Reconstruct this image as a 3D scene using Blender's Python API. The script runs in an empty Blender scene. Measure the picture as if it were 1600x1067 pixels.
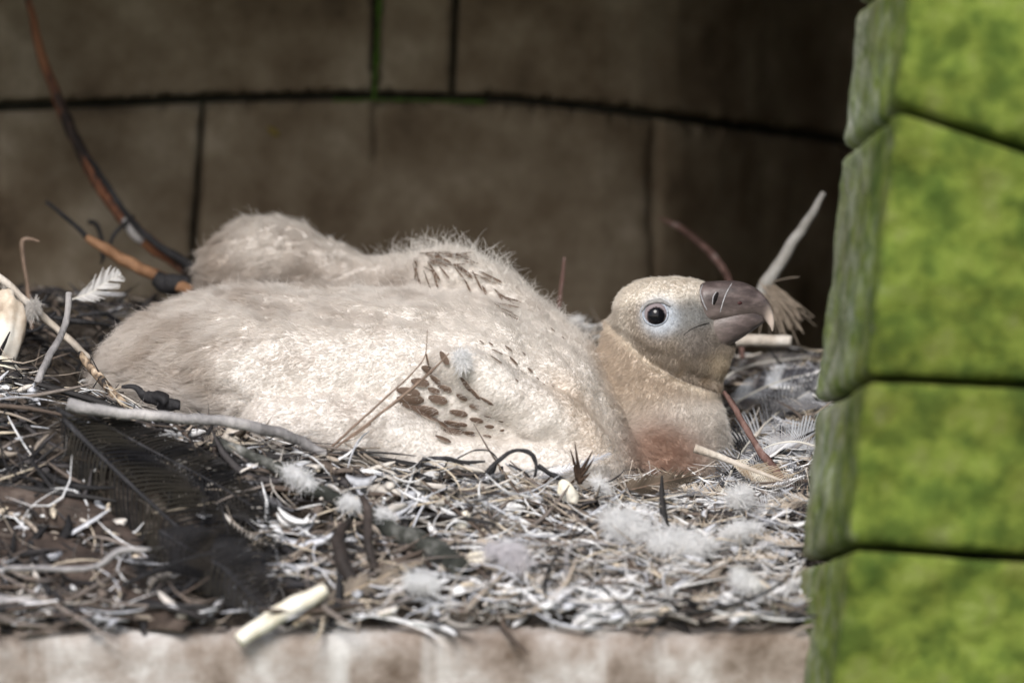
import bpy, bmesh, math, random
import numpy as np
from mathutils import Vector, Matrix, noise as mnoise
from mathutils.kdtree import KDTree
from mathutils.bvhtree import BVHTree

random.seed(7); rng = np.random.default_rng(7)
sc = bpy.context.scene
COL = sc.collection
R = math.radians

# ------------------------------------------------------------------ camera
PITCH = R(5.0); DIST = 5.0; FPX = 8000.0
FW = Vector((0, math.cos(PITCH), -math.sin(PITCH)))
UP = Vector((0, math.sin(PITCH), math.cos(PITCH)))
RT = Vector((1, 0, 0))
CAM = -FW * DIST
cam = bpy.data.cameras.new('camera'); camo = bpy.data.objects.new('camera', cam); COL.objects.link(camo)
camo.location = CAM; camo.rotation_euler = (math.pi/2 - PITCH, 0, 0)
cam.sensor_width = 36; cam.lens = 180; cam.clip_start = 0.05; cam.clip_end = 500
cam.dof.use_dof = True; cam.dof.focus_distance = DIST - 0.08; cam.dof.aperture_fstop = 2.5
sc.camera = camo
# ------------------------------------------------------------------ light
SUN_EL, SUN_AZ = R(42), R(-12)          # azimuth measured from the camera side (-y) towards +x
sd = Vector((math.sin(SUN_AZ)*math.cos(SUN_EL), -math.cos(SUN_AZ)*math.cos(SUN_EL), math.sin(SUN_EL)))
w = bpy.data.worlds.new('World'); sc.world = w; w.use_nodes = True
wn = w.node_tree.nodes; wl = w.node_tree.links
sky = wn.new('ShaderNodeTexSky'); sky.sky_type = 'NISHITA'; sky.sun_disc = False
sky.sun_elevation = SUN_EL; sky.sun_rotation = math.atan2(sd.x, sd.y)
sky.air_density = 1.0; sky.dust_density = 2.5; sky.ozone_density = 1.0
wl.new(sky.outputs[0], wn['Background'].inputs[0]); wn['Background'].inputs[1].default_value = 0.085
sun = bpy.data.lights.new('sun', 'SUN'); suno = bpy.data.objects.new('sun', sun); COL.objects.link(suno)
sun.energy = 1.5; sun.angle = R(24); sun.color = (1, 0.975, 0.95)
suno.rotation_euler = sd.to_track_quat('Z', 'Y').to_euler(); suno.location = sd*6
sc.view_settings.view_transform = 'Standard'; sc.view_settings.look = 'None'
sc.view_settings.gamma = 1; sc.view_settings.exposure = 1.15
sc.render.engine = 'CYCLES'
sc.cycles.use_denoising = True
sc.cycles.max_bounces = 6; sc.cycles.diffuse_bounces = 4; sc.cycles.transmission_bounces = 4; sc.cycles.transparent_max_bounces = 4
try:
    sc.cycles_curves.shape = 'RIBBONS'; sc.cycles_curves.subdivisions = 2
except Exception: pass

# ------------------------------------------------------------------ helpers
U = 1/1600.0                     # metres per photo pixel in the focus plane
def at(px, py, Y=0.0):
    d = FW + RT*((px-800)/FPX) + UP*((533.5-py)/FPX)
    return CAM + d*((Y-CAM.y)/d.y)
def atn(px, py, Y):              # numpy version
    px = np.asarray(px, float); py = np.asarray(py, float); Y = np.asarray(Y, float)
    a = (px-800)/FPX; b = (533.5-py)/FPX
    dx = a; dy = FW.y + UP.y*b; dz = FW.z + UP.z*b
    t = (Y-CAM.y)/dy
    return np.stack([CAM.x+dx*t, CAM.y+dy*t+0*t, CAM.z+dz*t], -1)
def topx(p):                     # world -> photo pixel (numpy, (n,3))
    p = np.asarray(p, float); q = p - np.array(CAM)
    dep = q @ np.array(FW)
    return 800+FPX*(q @ np.array(RT))/dep, 533.5-FPX*(q @ np.array(UP))/dep
def link(o, parent=None):
    COL.objects.link(o)
    if parent is not None: o.parent = parent
    return o
def tag(o, label, cat, group=None, kind=None):
    if label: o['label'] = label
    if cat: o['category'] = cat
    if group: o['group'] = group
    if kind: o['kind'] = kind
    return o
def empty(name, loc, label=None, cat=None, group=None):
    o = bpy.data.objects.new(name, None); o.empty_display_size = .02; COL.objects.link(o); o.location = loc
    return tag(o, label, cat, group)
def mesh_obj(name, verts, faces, mat, parent=None, smooth=True):
    me = bpy.data.meshes.new(name)
    verts = np.asarray(verts, float)
    if parent is not None: verts = verts - np.array(parent_loc(parent))
    me.from_pydata([tuple(v) for v in verts], [], [tuple(f) for f in faces])
    if smooth: me.polygons.foreach_set('use_smooth', [True]*len(me.polygons))
    if mat: me.materials.append(mat)
    me.update()
    o = bpy.data.objects.new(name, me); link(o, parent); return o
def parent_loc(p):
    l = Vector(p.location)
    while p.parent is not None:
        p = p.parent; l = l + p.location
    return l
def quads_mesh(name, V, F, mat, parent=None, cols=None, smooth=True):   # big meshes, F (n,4) int array
    me = bpy.data.meshes.new(name); V = np.asarray(V, np.float32)
    if parent is not None: V = V - np.array(parent_loc(parent), np.float32)
    F = np.asarray(F, np.int32); n = len(F); k = F.shape[1]
    me.vertices.add(len(V)); me.vertices.foreach_set('co', V.ravel())
    me.loops.add(n*k); me.loops.foreach_set('vertex_index', F.ravel())
    me.polygons.add(n); me.polygons.foreach_set('loop_start', np.arange(0, n*k, k, dtype=np.int32))
    me.update(calc_edges=True)
    if smooth: me.polygons.foreach_set('use_smooth', np.ones(n, bool))
    if cols is not None:
        ca = me.color_attributes.new('col', 'FLOAT_COLOR', 'POINT')
        ca.data.foreach_set('color', np.concatenate([cols, np.ones((len(cols), 1))], 1).astype(np.float32).ravel())
    me.materials.append(mat); me.validate()
    o = bpy.data.objects.new(name, me); link(o, parent); return o
def smooth_path(P, n):
    """Catmull-Rom through rows of P (k,d) -> (n,d)."""
    P = np.asarray(P, float); k = len(P)
    if k == 2:
        t = np.linspace(0, 1, n)[:, None]; return P[0]*(1-t)+P[1]*t
    Q = np.vstack([2*P[0]-P[1], P, 2*P[-1]-P[-2]])
    s = np.linspace(0, k-1-1e-9, n); i = s.astype(int); f = (s-i)[:, None]
    a, b, c, d = Q[i], Q[i+1], Q[i+2], Q[i+3]
    return .5*((2*b)+(-a+c)*f+(2*a-5*b+4*c-d)*f*f+(-a+3*b-3*c+d)*f**3)
def nz(p, s, seed=0.0):
    return mnoise.noise(Vector((p[0]*s+seed, p[1]*s+seed*1.7, p[2]*s-seed)))

# ------------------------------------------------------------------ materials
def mat(name, stops, scale=40, rough=.85, detail=6, bump=0.0, bscale=200, spec=.2, stretch=(1, 1, 1), attr=None, sheen=0, transl=0):
    m = bpy.data.materials.new(name); m.use_nodes = True
    n = m.node_tree.nodes; l = m.node_tree.links; b = n['Principled BSDF']
    b.inputs['Roughness'].default_value = rough; b.inputs['Specular IOR Level'].default_value = spec
    tc = n.new('ShaderNodeTexCoord'); mp = n.new('ShaderNodeMapping'); mp.inputs['Scale'].default_value = stretch
    l.new(tc.outputs['Object'], mp.inputs[0])
    nt = n.new('ShaderNodeTexNoise'); nt.inputs['Scale'].default_value = scale; nt.inputs['Detail'].default_value = detail; nt.inputs['Roughness'].default_value = .62
    l.new(mp.outputs[0], nt.inputs['Vector'])
    cr = n.new('ShaderNodeValToRGB'); e = cr.color_ramp.elements
    while len(e) < len(stops): e.new(.5)
    for q, (p, c) in zip(e, stops): q.position = p; q.color = (*c, 1)
    l.new(nt.outputs['Fac'], cr.inputs[0]); out = cr.outputs[0]
    if attr:
        at_ = n.new('ShaderNodeAttribute'); at_.attribute_name = attr
        mx = n.new('ShaderNodeMix'); mx.data_type = 'RGBA'; mx.blend_type = 'MULTIPLY'; mx.inputs[0].default_value = 1
        l.new(at_.outputs['Color'], mx.inputs[6]); l.new(out, mx.inputs[7]); out = mx.outputs[2]
    l.new(out, b.inputs['Base Color'])
    if bump:
        n2 = n.new('ShaderNodeTexNoise'); n2.inputs['Scale'].default_value = bscale; n2.inputs['Detail'].default_value = 5
        l.new(mp.outputs[0], n2.inputs['Vector'])
        bp = n.new('ShaderNodeBump'); bp.inputs['Strength'].default_value = bump; bp.inputs['Distance'].default_value = .003
        l.new(n2.outputs['Fac'], bp.inputs['Height']); l.new(bp.outputs[0], b.inputs['Normal'])
    if transl:
        tr = n.new('ShaderNodeBsdfTranslucent'); l.new(out, tr.inputs['Color'])
        ms = n.new('ShaderNodeMixShader'); ms.inputs[0].default_value = transl
        l.new(b.outputs[0], ms.inputs[1]); l.new(tr.outputs[0], ms.inputs[2]); l.new(ms.outputs[0], n['Material Output'].inputs[0])
    return m
W1 = [(0, (1, 1, 1)), (1, (1, 1, 1))]
VAR = [(.3, (.72, .72, .72)), (.7, (1.1, 1.1, 1.1))]
M = {}
M['down'] = mat('down_fluff', [(0, (1, 1, 1)), (1, (1, 1, 1))], attr='col', rough=1, spec=0, transl=.45)
M['skin'] = mat('chick_skin', [(.35, (.74, .73, .71)), (.5, (.95, .95, .95)), (.65, (1.12, 1.12, 1.12))], scale=330, attr='col', rough=.8, bump=.35, bscale=700)
M['tuft'] = mat('white_down', W1, attr='col', rough=1, spec=0, transl=.55)
M['fibre'] = mat('nest_fibre', W1, attr='col', rough=.9, spec=.1, transl=.15)
M['litter'] = mat('nest_litter', VAR, scale=160, attr='col', rough=.75, spec=.3, bump=.3, bscale=500)
M['mound'] = mat('nest_soil', [(.3, (.012, .010, .009)), (.5, (.05, .04, .032)), (.7, (.16, .14, .12))], scale=70, rough=1, bump=1, bscale=150)
M['wall'] = mat('wall_stone', [(.28, (.055, .038, .024)), (.42, (.135, .102, .068)), (.56, (.20, .162, .115)), (.72, (.33, .285, .22))], scale=8, detail=10, rough=.95, bump=.5, bscale=120)
M['mortar'] = mat('mortar', [(.3, (.012, .011, .008)), (.7, (.03, .028, .02))], scale=50, rough=1)
M['ledge'] = mat('ledge_stone', [(.30, (.11, .082, .062)), (.43, (.24, .20, .17)), (.55, (.35, .32, .295)), (.70, (.56, .55, .535))], scale=15, detail=5, rough=.9, bump=.5, bscale=150)
def streaks(m):
    n = m.node_tree.nodes; l = m.node_tree.links; b = n['Principled BSDF']; src = b.inputs['Base Color'].links[0].from_socket
    tc = n.new('ShaderNodeTexCoord'); mp = n.new('ShaderNodeMapping'); mp.inputs['Scale'].default_value = (1, .3, .12); l.new(tc.outputs['Object'], mp.inputs[0])
    t = n.new('ShaderNodeTexNoise'); t.inputs['Scale'].default_value = 17; t.inputs['Detail'].default_value = 5; l.new(mp.outputs[0], t.inputs['Vector'])
    r = n.new('ShaderNodeMapRange'); r.inputs[1].default_value = .58; r.inputs[2].default_value = .76; l.new(t.outputs['Fac'], r.inputs[0])
    mx = n.new('ShaderNodeMix'); mx.data_type = 'RGBA'; l.new(r.outputs[0], mx.inputs[0]); l.new(src, mx.inputs[6]); mx.inputs[7].default_value = (.56, .555, .54, 1); l.new(mx.outputs[2], b.inputs['Base Color'])
streaks(M['ledge'])
M['ground'] = mat('grass_ground', [(.3, (.04, .06, .02)), (.7, (.10, .13, .05))], scale=3, rough=1)

def moss_mat():
    m = mat('mossy_stone', [(.30, (.045, .075, .012)), (.43, (.085, .12, .02)), (.54, (.165, .205, .035)), (.66, (.20, .225, .065)), (.78, (.30, .31, .20))], scale=24, detail=12, rough=1, bump=1, bscale=130)
    n = m.node_tree.nodes; l = m.node_tree.links; b = n['Principled BSDF']
    src = b.inputs['Base Color'].links[0].from_socket
    tc = n.new('ShaderNodeTexCoord')
    st = n.new('ShaderNodeTexNoise'); st.inputs['Scale'].default_value = 14; l.new(tc.outputs['Object'], st.inputs['Vector'])
    cr = n.new('ShaderNodeValToRGB'); e = cr.color_ramp.elements
    e[0].position = .3; e[0].color = (.20, .21, .13, 1); e[1].position = .7; e[1].color = (.44, .43, .36, 1); l.new(st.outputs['Fac'], cr.inputs[0])
    ge = n.new('ShaderNodeAttribute'); ge.attribute_name = 'moss'
    n3 = n.new('ShaderNodeTexNoise'); n3.inputs['Scale'].default_value = 45; n3.inputs['Detail'].default_value = 6; l.new(tc.outputs['Object'], n3.inputs['Vector'])
    ad = n.new('ShaderNodeMath'); ad.operation = 'MULTIPLY_ADD'; l.new(n3.outputs['Fac'], ad.inputs[0]); ad.inputs[1].default_value = .9; l.new(ge.outputs['Fac'], ad.inputs[2])
    rp = n.new('ShaderNodeMapRange'); rp.inputs[1].default_value = .62; rp.inputs[2].default_value = 1.0; l.new(ad.outputs[0], rp.inputs[0])
    mx = n.new('ShaderNodeMix'); mx.data_type = 'RGBA'; l.new(rp.outputs[0], mx.inputs[0]); l.new(cr.outputs[0], mx.inputs[6]); l.new(src, mx.inputs[7])
    n4 = n.new('ShaderNodeTexNoise'); n4.inputs['Scale'].default_value = 9; n4.inputs['Detail'].default_value = 9; n4.inputs['Roughness'].default_value = .7; l.new(tc.outputs['Object'], n4.inputs['Vector'])
    r4 = n.new('ShaderNodeValToRGB'); e = r4.color_ramp.elements; e[0].position = .34; e[0].color = (.60, .58, .54, 1); e[1].position = .60; e[1].color = (.88, .95, .92, 1); l.new(n4.outputs['Fac'], r4.inputs[0])
    m4 = n.new('ShaderNodeMix'); m4.data_type = 'RGBA'; m4.blend_type = 'MULTIPLY'; m4.inputs[0].default_value = 1; l.new(mx.outputs[2], m4.inputs[6]); l.new(r4.outputs[0], m4.inputs[7])
    l.new(m4.outputs[2], b.inputs['Base Color'])
    return m
M['moss'] = moss_mat()

# ------------------------------------------------------------------ the niche: back wall of curved courses
def sstep(a, b, x): t = np.clip((x-a)/(b-a), 0, 1); return t*t*(3-2*t)
def interp(tab, x): return np.interp(x, [a for a, _ in tab], [b for _, b in tab])
WALL_Y = [(-900, -.35), (-600, .12), (-300, .36), (0, .47), (300, .53), (585, .55), (800, .55), (1000, .57), (1120, .65), (1220, .78), (1320, .93), (1450, 1.0), (1700, .9), (1790, -.2)]  # right part set far back so that little light reaches that corner
JOINT = [(-900, 235), (-300, 190), (0, 168), (200, 160), (300, 155), (585, 149), (800, 155), (1000, 175), (1150, 195), (1300, 215), (1560, 250)]
def wall_y(px):
    x = np.asarray(px, float)
    return (interp(WALL_Y, x-60)+interp(WALL_Y, x)+interp(WALL_Y, x+60))/3
def wall_normal(px):
    a = atn(px-5, 300, wall_y(px-5)); b = atn(px+5, 300, wall_y(px+5)); d = b-a
    n = np.stack([d[..., 1], -d[..., 0], 0*d[..., 0]], -1); return n/np.linalg.norm(n, axis=-1, keepdims=True)
wall = empty('niche_wall', (0, .5, -.3), 'dark curved stone back wall of the niche behind the nest', 'wall')
def wall_block(xa, xb, top, bot, lean_a=0, lean_b=0, gap=4, seed=0, groove=None):
    """xa/xb: photo columns of the block edges; top/bot: functions px->py; lean: px shift between bottom and top."""
    nu = max(10, int(abs(xb-xa)/6)); nv = 40
    u = np.linspace(0, 1, nu); v = np.linspace(0, 1, nv) if seed < 9 else np.linspace(0, 1, 90)**1.6
    u = np.concatenate([[0, .002], u[1:-1], [.998, 1]]); v = np.concatenate([[0, .003], v[1:-1], [.997, 1]])
    UU, VV = np.meshgrid(u, v, indexing='ij')
    A = xa+gap+lean_a*VV; B = xb-gap+lean_b*VV
    PX = A+(B-A)*UU
    wob = np.array([[nz((a/90, b*4, seed), 1.0, seed) for b in v] for a in PX[:, 0]*0+np.linspace(xa, xb, len(u))])
    T = top(PX)+gap; Bt = bot(PX)-gap
    PY = Bt+(T-Bt)*VV
    ed = np.minimum(np.minimum((PX-A), (B-PX)), np.minimum((PY-T), (Bt-PY)))
    fj = np.array([[mnoise.noise(Vector((a/14, b/14, seed))) for a, b in zip(ra, rb)] for ra, rb in zip(PX, PY)])
    edw = np.clip((ed+wob*5+fj*6)/9, 0, 1); push = (1-np.sqrt(1-(1-edw)**2))*.016
    if groove:
        gd = np.abs(PX-groove[0]-(VV-.9)*6); push = push+.018*np.clip(1-gd/6, 0, 1)*sstep(groove[1]+25, groove[1]-10, PY+wob*12)
    for k in (0, -1): push[k, :] = .06; push[:, k] = .06
    P = atn(PX, PY, wall_y(PX)); N = wall_normal(PX)
    fine = np.array([nz(p, 28, seed)*.0022+nz(p, 7, seed+3)*.006 for p in P.reshape(-1, 3)]).reshape(PX.shape)
    P = P+N*(fine-push)[..., None]
    nu, nv = PX.shape; idx = np.arange(nu*nv).reshape(nu, nv)
    F = np.stack([idx[:-1, :-1], idx[1:, :-1], idx[1:, 1:], idx[:-1, 1:]], -1).reshape(-1, 4)
    return quads_mesh('stone_block', P.reshape(-1, 3), F, M['wall'], wall)
jt = lambda x: interp(JOINT, x)
tp = lambda x: x*0-1150.
bt = lambda x: x*0+840.
jl = lambda x: jt(x)-2
ju = lambda x: jt(x)+4
sd_ = 1
for xa, xb, la, lb, g in [(-900, -420, 0, 0, 4), (-420, -5, 0, 0, 3), (-5, 272, 0, 48, 2.5), (272, 1020, 48, 4, 2.5), (1020, 1330, 4, 0, 2.5), (1330, 1790, 0, 0, 4)]:
    wall_block(xa, xb, ju, bt, la, lb, g, sd_, (586, 245) if xa == 272 else None); sd_ += 1.37
for xa, xb, la, lb, g in [(-900, -500, 0, 0, 4), (-500, -90, 0, 0, 4), (-90, 586, 0, 24, 4), (586, 706, 24, 60, 3.5), (706, 1380, 60, 60, 3), (1380, 1790, 60, 0, 4)]:
    wall_block(xa, xb, tp, jl, la, lb, g, sd_); sd_ += 1.37
px = np.linspace(-900, 1790, 140); Pm = []
for py in (-1160, 850):
    Pm.append(atn(px, px*0+py, wall_y(px))-wall_normal(px)*.022)
Pm2 = [p-wall_normal(px)*.10 for p in Pm]
V = np.concatenate(Pm+Pm2); n = len(px); F = []
for i in range(n-1):
    F.append((i, i+1, n+i+1, n+i)); F.append((2*n+i, 3*n+i, 3*n+i+1, 2*n+i+1)); F.append((i, 2*n+i, 2*n+i+1, i+1)); F.append((n+i, n+i+1, 3*n+i+1, 3*n+i))
quads_mesh('mortar', V, F, M['mortar'], wall)

gm = mat('joint_moss', [(.3, (.03, .06, .01)), (.7, (.09, .17, .03))], scale=90, rough=1)
def joint_moss(pts, r):
    P = smooth_path(np.array([at(a, b, float(wall_y(a))-.003) for a, b in pts]), 60); V = []; F = []
    for i, p in enumerate(P):
        rr = r*U*(.5+.9*abs(nz(p, 60, 2.)))
        for j in range(7): an = 2*math.pi*j/7; V.append(p+np.array((math.cos(an), 0, math.sin(an)))*rr*(1+.5*nz((p[0]+j, p[1], p[2]), 70)) if abs(P[-1][0]-P[0][0]) < .05 else p+np.array((0, math.cos(an), math.sin(an)))*rr)
    V = np.array(V)
    if abs(P[-1][0]-P[0][0]) < .05: V = np.array([p+np.array((math.cos(2*math.pi*j/7), math.sin(2*math.pi*j/7), 0))*r*U*(.5+.9*abs(nz(p, 60, 2.))) for p in P for j in range(7)])
    for i in range(59):
        for j in range(7): F.append((i*7+j, i*7+(j+1) % 7, i*7+7+(j+1) % 7, i*7+7+j))
    mesh_obj('joint_moss', V, F, gm, wall)
joint_moss([(594, -20), (590, 60), (586, 130), (584, 156)], 5)
joint_moss([(520, 157), (585, 156), (650, 157), (760, 160)], 3)
def rounded_box(nx, ny, nz_, h, r):
    """rounded box surface grid, half sizes h, edge radius r -> verts, quads"""
    V = []; F = []; key = {}
    def vid(i, j, k):
        t = (i, j, k)
        if t not in key:
            p = Vector((-h[0]+2*h[0]*i/nx, -h[1]+2*h[1]*j/ny, -h[2]+2*h[2]*k/nz_))
            c = Vector([max(-h[a]+r, min(h[a]-r, p[a])) for a in range(3)]); d = p-c
            if d.length > 1e-9: p = c+d.normalized()*r
            key[t] = len(V); V.append(p)
        return key[t]
    for i in range(nx):
        for j in range(ny):
            F.append((vid(i, j, 0), vid(i, j+1, 0), vid(i+1, j+1, 0), vid(i+1, j, 0)))
            F.append((vid(i, j, nz_), vid(i+1, j, nz_), vid(i+1, j+1, nz_), vid(i, j+1, nz_)))
    for i in range(nx):
        for k in range(nz_):
            F.append((vid(i, 0, k), vid(i+1, 0, k), vid(i+1, 0, k+1), vid(i, 0, k+1)))
            F.append((vid(i, ny, k), vid(i, ny, k+1), vid(i+1, ny, k+1), vid(i+1, ny, k)))
    for j in range(ny):
        for k in range(nz_):
            F.append((vid(0, j, k), vid(0, j, k+1), vid(0, j+1, k+1), vid(0, j+1, k)))
            F.append((vid(nx, j, k), vid(nx, j+1, k), vid(nx, j+1, k+1), vid(nx, j, k+1)))
    return V, F

# ------------------------------------------------------------------ mossy pillar of rounded blocks in front, right
PYF = -.62                        # depth of the pillar's front face
pillar = empty('stone_pillar', (.55, -.45, -.5), 'mossy green pillar of rounded stone blocks at the right edge', 'pillar')
def corner_px(py): return 1416-105*py/1067      # photo column of the front corner
def pillar_block(py0, py1, seed, tilt=0.0, tiltb=0.0):
    zt = at(1500, py0, PYF).z; zb = at(1500, py1, PYF).z; zc = (zt+zb)/2; hz = (zt-zb)/2-.0015
    depth = .27; wid = .62
    Vv, F = rounded_box(80, 34, max(16, int(hz*2/.007)), (wid/2, depth/2, hz), .007)
    out = []; moss = []
    for p in Vv:
        x = p.x+wid/2; y = max(0, p.y+depth/2); z = p.z+zc
        py = 533.5-(z-(-.0))/U*.9
        xc = at(corner_px(533.5+(at(1500, 533.5, PYF).z-z)/U*1.14), 533, PYF).x
        # side return runs back and slightly outwards to the left; its courses dip towards the back
        q = Vector((xc+x-.030*(y/depth)**1.3*(1-x/wid), PYF+y, z-.052*(y/depth)+(tiltb+(tilt-tiltb)*(p.z+hz)/(2*hz))*min(x, .2)))
        dd = nz(q, 9, 4.)*.008+nz(q, 34, seed)*.006+nz(q, 80, seed)*.004+nz(q, 170, seed)*.002
        nrm = Vector((-.45 if x < .03 else 0, -1 if y < .03 else 0, 0))
        q = q+nrm*dd
        out.append(q); moss.append(max(0, min(1, .60-.32*y/depth+.32*min(x, .05)/.05)))
    o = mesh_obj('stone_block', out, F, M['moss'], pillar)
    a = o.data.attributes.new('moss', 'FLOAT', 'POINT'); a.data.foreach_set('value', moss)
    return o
for i, (a, b, t, tb) in enumerate([(-1100, -760, 0, 0), (-750, -430, 0, 0), (-420, -75, 0, -.1), (-68, 163, -.1, -.33), (170, 585, -.33, -.05), (592, 848, -.05, -.07), (856, 1180, -.07, 0), (1187, 1500, 0, 0)]):
    pillar_block(a, b, 3.1*i+1, t, tb)
Vv, F = rounded_box(2, 2, 2, (.27, .10, .85), .01)
mesh_obj('mortar', [Vector((v.x+.68, v.y-.47, v.z+.23)) for v in Vv], F, M['mortar'], pillar)

# ------------------------------------------------------------------ ledge, ceiling, ground
LEDGE_Y = -.45
zl = at(640, 988, LEDGE_Y).z
Vv, F = rounded_box(150, 40, 14, (.85, .55, .10), .014)
out = []
for p in Vv:
    q = Vector((p.x-.25, p.y+LEDGE_Y+.55, p.z+zl-.10))
    d = nz(q, 9)*.006+nz(q, 30)*.003
    out.append(q+Vector((0, d, d*.7)))
ledge = mesh_obj('stone_ledge', out, F, M['ledge']); tag(ledge, 'pale weathered stone ledge with brown stains along the bottom', 'ledge')
Vv, F = rounded_box(40, 10, 20, (1.0, .5, .5), .01)
base = mesh_obj('wall_below_ledge', [Vector((v.x-.1, v.y+LEDGE_Y+.53, v.z+zl-.70)) for v in Vv], F, M['wall']); base['kind'] = 'structure'
Vv, F = rounded_box(20, 20, 4, (1.25, .52, .10), .01)
ceil = mesh_obj('niche_ceiling', [Vector((v.x-.1, v.y*1.5+.41, v.z+.77)) for v in Vv], F, M['wall']); ceil['kind'] = 'structure'  # unseen slab, its height and front edge shaped to shade the back wall
gr = mesh_obj('ground', [(-60, -80, -1.4), (60, -80, -1.4), (60, 40, -1.4), (-60, 40, -1.4)], [(0, 1, 2, 3)], M['ground']); gr['kind'] = 'structure'  # out of view, added to bounce light

# ------------------------------------------------------------------ nest mound
COLS = [-500, -150, 0, 130, 350, 500, 700, 950, 1100, 1200, 1300, 1500]
ROWS = [(-.44, [980]*12),
        (-.36, [930, 915, 905, 900, 905, 905, 910, 915, 925, 935, 945, 950]),
        (-.20, [670, 650, 655, 665, 705, 728, 762, 800, 818, 815, 815, 820]),
        (.02, [580, 575, 580, 620, 730, 760, 765, 765, 745, 715, 690, 690]),
        (.25, [460, 465, 475, 490, 510, 520, 530, 530, 570, 580, 575, 575]),
        (.50, [470, 470, 480, 495, 520, 530, 540, 540, 570, 580, 575, 575])]
RY = np.array([r[0] for r in ROWS]); RZ = np.array([[at(c, p, y).z for c, p in zip(COLS, r)] for y, r in ROWS])
CX = np.array([(c-800)*U for c in COLS])
def mound_z(x, y):
    x = np.asarray(x, float); y = np.asarray(y, float)
    i = np.clip(np.searchsorted(CX, x)-1, 0, len(CX)-2); fx = np.clip((x-CX[i])/(CX[i+1]-CX[i]), 0, 1); fx = fx*fx*(3-2*fx)
    j = np.clip(np.searchsorted(RY, y)-1, 0, len(RY)-2); fy = np.clip((y-RY[j])/(RY[j+1]-RY[j]), 0, 1); fy = fy*fy*(3-2*fy)*.5+fy*.5
    return (RZ[j, i]*(1-fx)+RZ[j, i+1]*fx)*(1-fy)+(RZ[j+1, i]*(1-fx)+RZ[j+1, i+1]*fx)*fy
def om(px, py, h=.012):
    """photo pixel -> (px, py, Y) where its sight line meets the heap, h above the surface"""
    for Y in np.arange(-.46, .46, .004):
        p = at(px, py, Y)
        if p.z < float(mound_z(p.x, p.y))+h: return (px, py, float(Y))
    return (px, py, .3)
nest = empty('nest', (-.05, -.1, zl), 'shallow nest heap of straw, fluff and old feathers on the ledge', 'nest')
gx = np.linspace(-.85, .42, 180); gy = np.linspace(-.435, .46, 120)
GX, GY = np.meshgrid(gx, gy, indexing='ij'); GZ = mound_z(GX, GY)-.012
GZ += np.array([nz((a, b, 0), 30)*.010+nz((a, b, 4), 80)*.005 for a, b in zip(GX.ravel(), GY.ravel())]).reshape(GX.shape)
for k in (0, -1): GZ[k, :] = zl-.01; GZ[:, 0] = zl-.01
idx = np.arange(GX.size).reshape(GX.shape)
F = np.stack([idx[:-1, :-1], idx[1:, :-1], idx[1:, 1:], idx[:-1, 1:]], -1).reshape(-1, 4)
quads_mesh('mound', np.stack([GX, GY, GZ], -1).reshape(-1, 3), F, M['mound'], nest)

# ------------------------------------------------------------------ the chick: one continuous body
chick = empty('vulture_chick', at(640, 765, .02), 'downy cream vulture chick resting in the nest with head raised', 'chick')
BV = []; BF = []
def loft(stations, n=28, m=40, sup=2.0):
    """stations: (ax,ay, bx,by, depth_radius_px, Y, sag_px) silhouette ends of each section in photo pixels."""
    S = np.array([list(s)+[0]*(7-len(s)) for s in stations], float)
    S = smooth_path(S, m); base = len(BV)
    for s in S:
        A = np.array(at(s[0], s[1], s[5])); B = np.array(at(s[2], s[3], s[5])); c = (A+B)/2; h = (A-B)/2
        r = max(s[4], .3)*U
        for k in range(n):
            a = 2*math.pi*k/n; ca, sa = math.cos(a), math.sin(a)
            if sup != 2: ca = math.copysign(abs(ca)**(2/sup), ca); sa = math.copysign(abs(sa)**(2/sup), sa)
            BV.append(c+h*ca+np.array((0, -r*sa, -s[6]*U*sa)))
    for i in range(m-1):
        for k in range(n):
            BF.append((base+i*n+k, base+i*n+(k+1) % n, base+(i+1)*n+(k+1) % n, base+(i+1)*n+k))
    BF.append(tuple(base+k for k in range(n))[::-1]); BF.append(tuple(base+(m-1)*n+k for k in range(n)))
def tube_st(pts):      # (px,py,r,depth_r,Y) spine -> stations
    P = np.array([p[:2] for p in pts], float); out = []
    for i, p in enumerate(pts):
        t = P[min(i+1, len(P)-1)]-P[max(i-1, 0)]; t /= np.linalg.norm(t); nn = np.array((t[1], -t[0]))
        if nn[1] > 0: nn = -nn
        a = P[i]+nn*p[2]; b = P[i]-nn*p[2]; out.append((a[0], a[1], b[0], b[1], p[3], p[4]))
    return out
def V_loft(st): loft(st)
# torso
loft(tube_st([(150, 600, 12, 18, .03), (175, 592, 42, 60, .03), (240, 580, 82, 130, .03), (350, 570, 112, 215, .03), (500, 585, 132, 260, .03), (650, 597, 142, 270, .03), (770, 612, 140, 260, .03), (865, 640, 118, 215, .02), (930, 692, 80, 150, .0), (975, 738, 46, 80, -.02), (990, 758, 16, 26, -.02)]), 36, 60)
# far wing hump behind the back
loft(tube_st([(322, 452, 10, 12, .17), (345, 432, 42, 40, .17), (390, 412, 58, 55, .18), (440, 405, 57, 58, .18), (505, 425, 48, 55, .18), (580, 445, 42, 50, .17), (680, 448, 44, 55, .15), (760, 470, 42, 60, .13), (850, 520, 38, 60, .10)]), 24, 50)
# shoulder hump with the scapular tuft
loft(tube_st([(610, 450, 12, 20, .10), (660, 432, 36, 60, .10), (720, 440, 46, 80, .09), (790, 490, 50, 90, .07), (860, 545, 46, 100, .05), (915, 590, 36, 80, .04)]), 24, 40)
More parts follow.
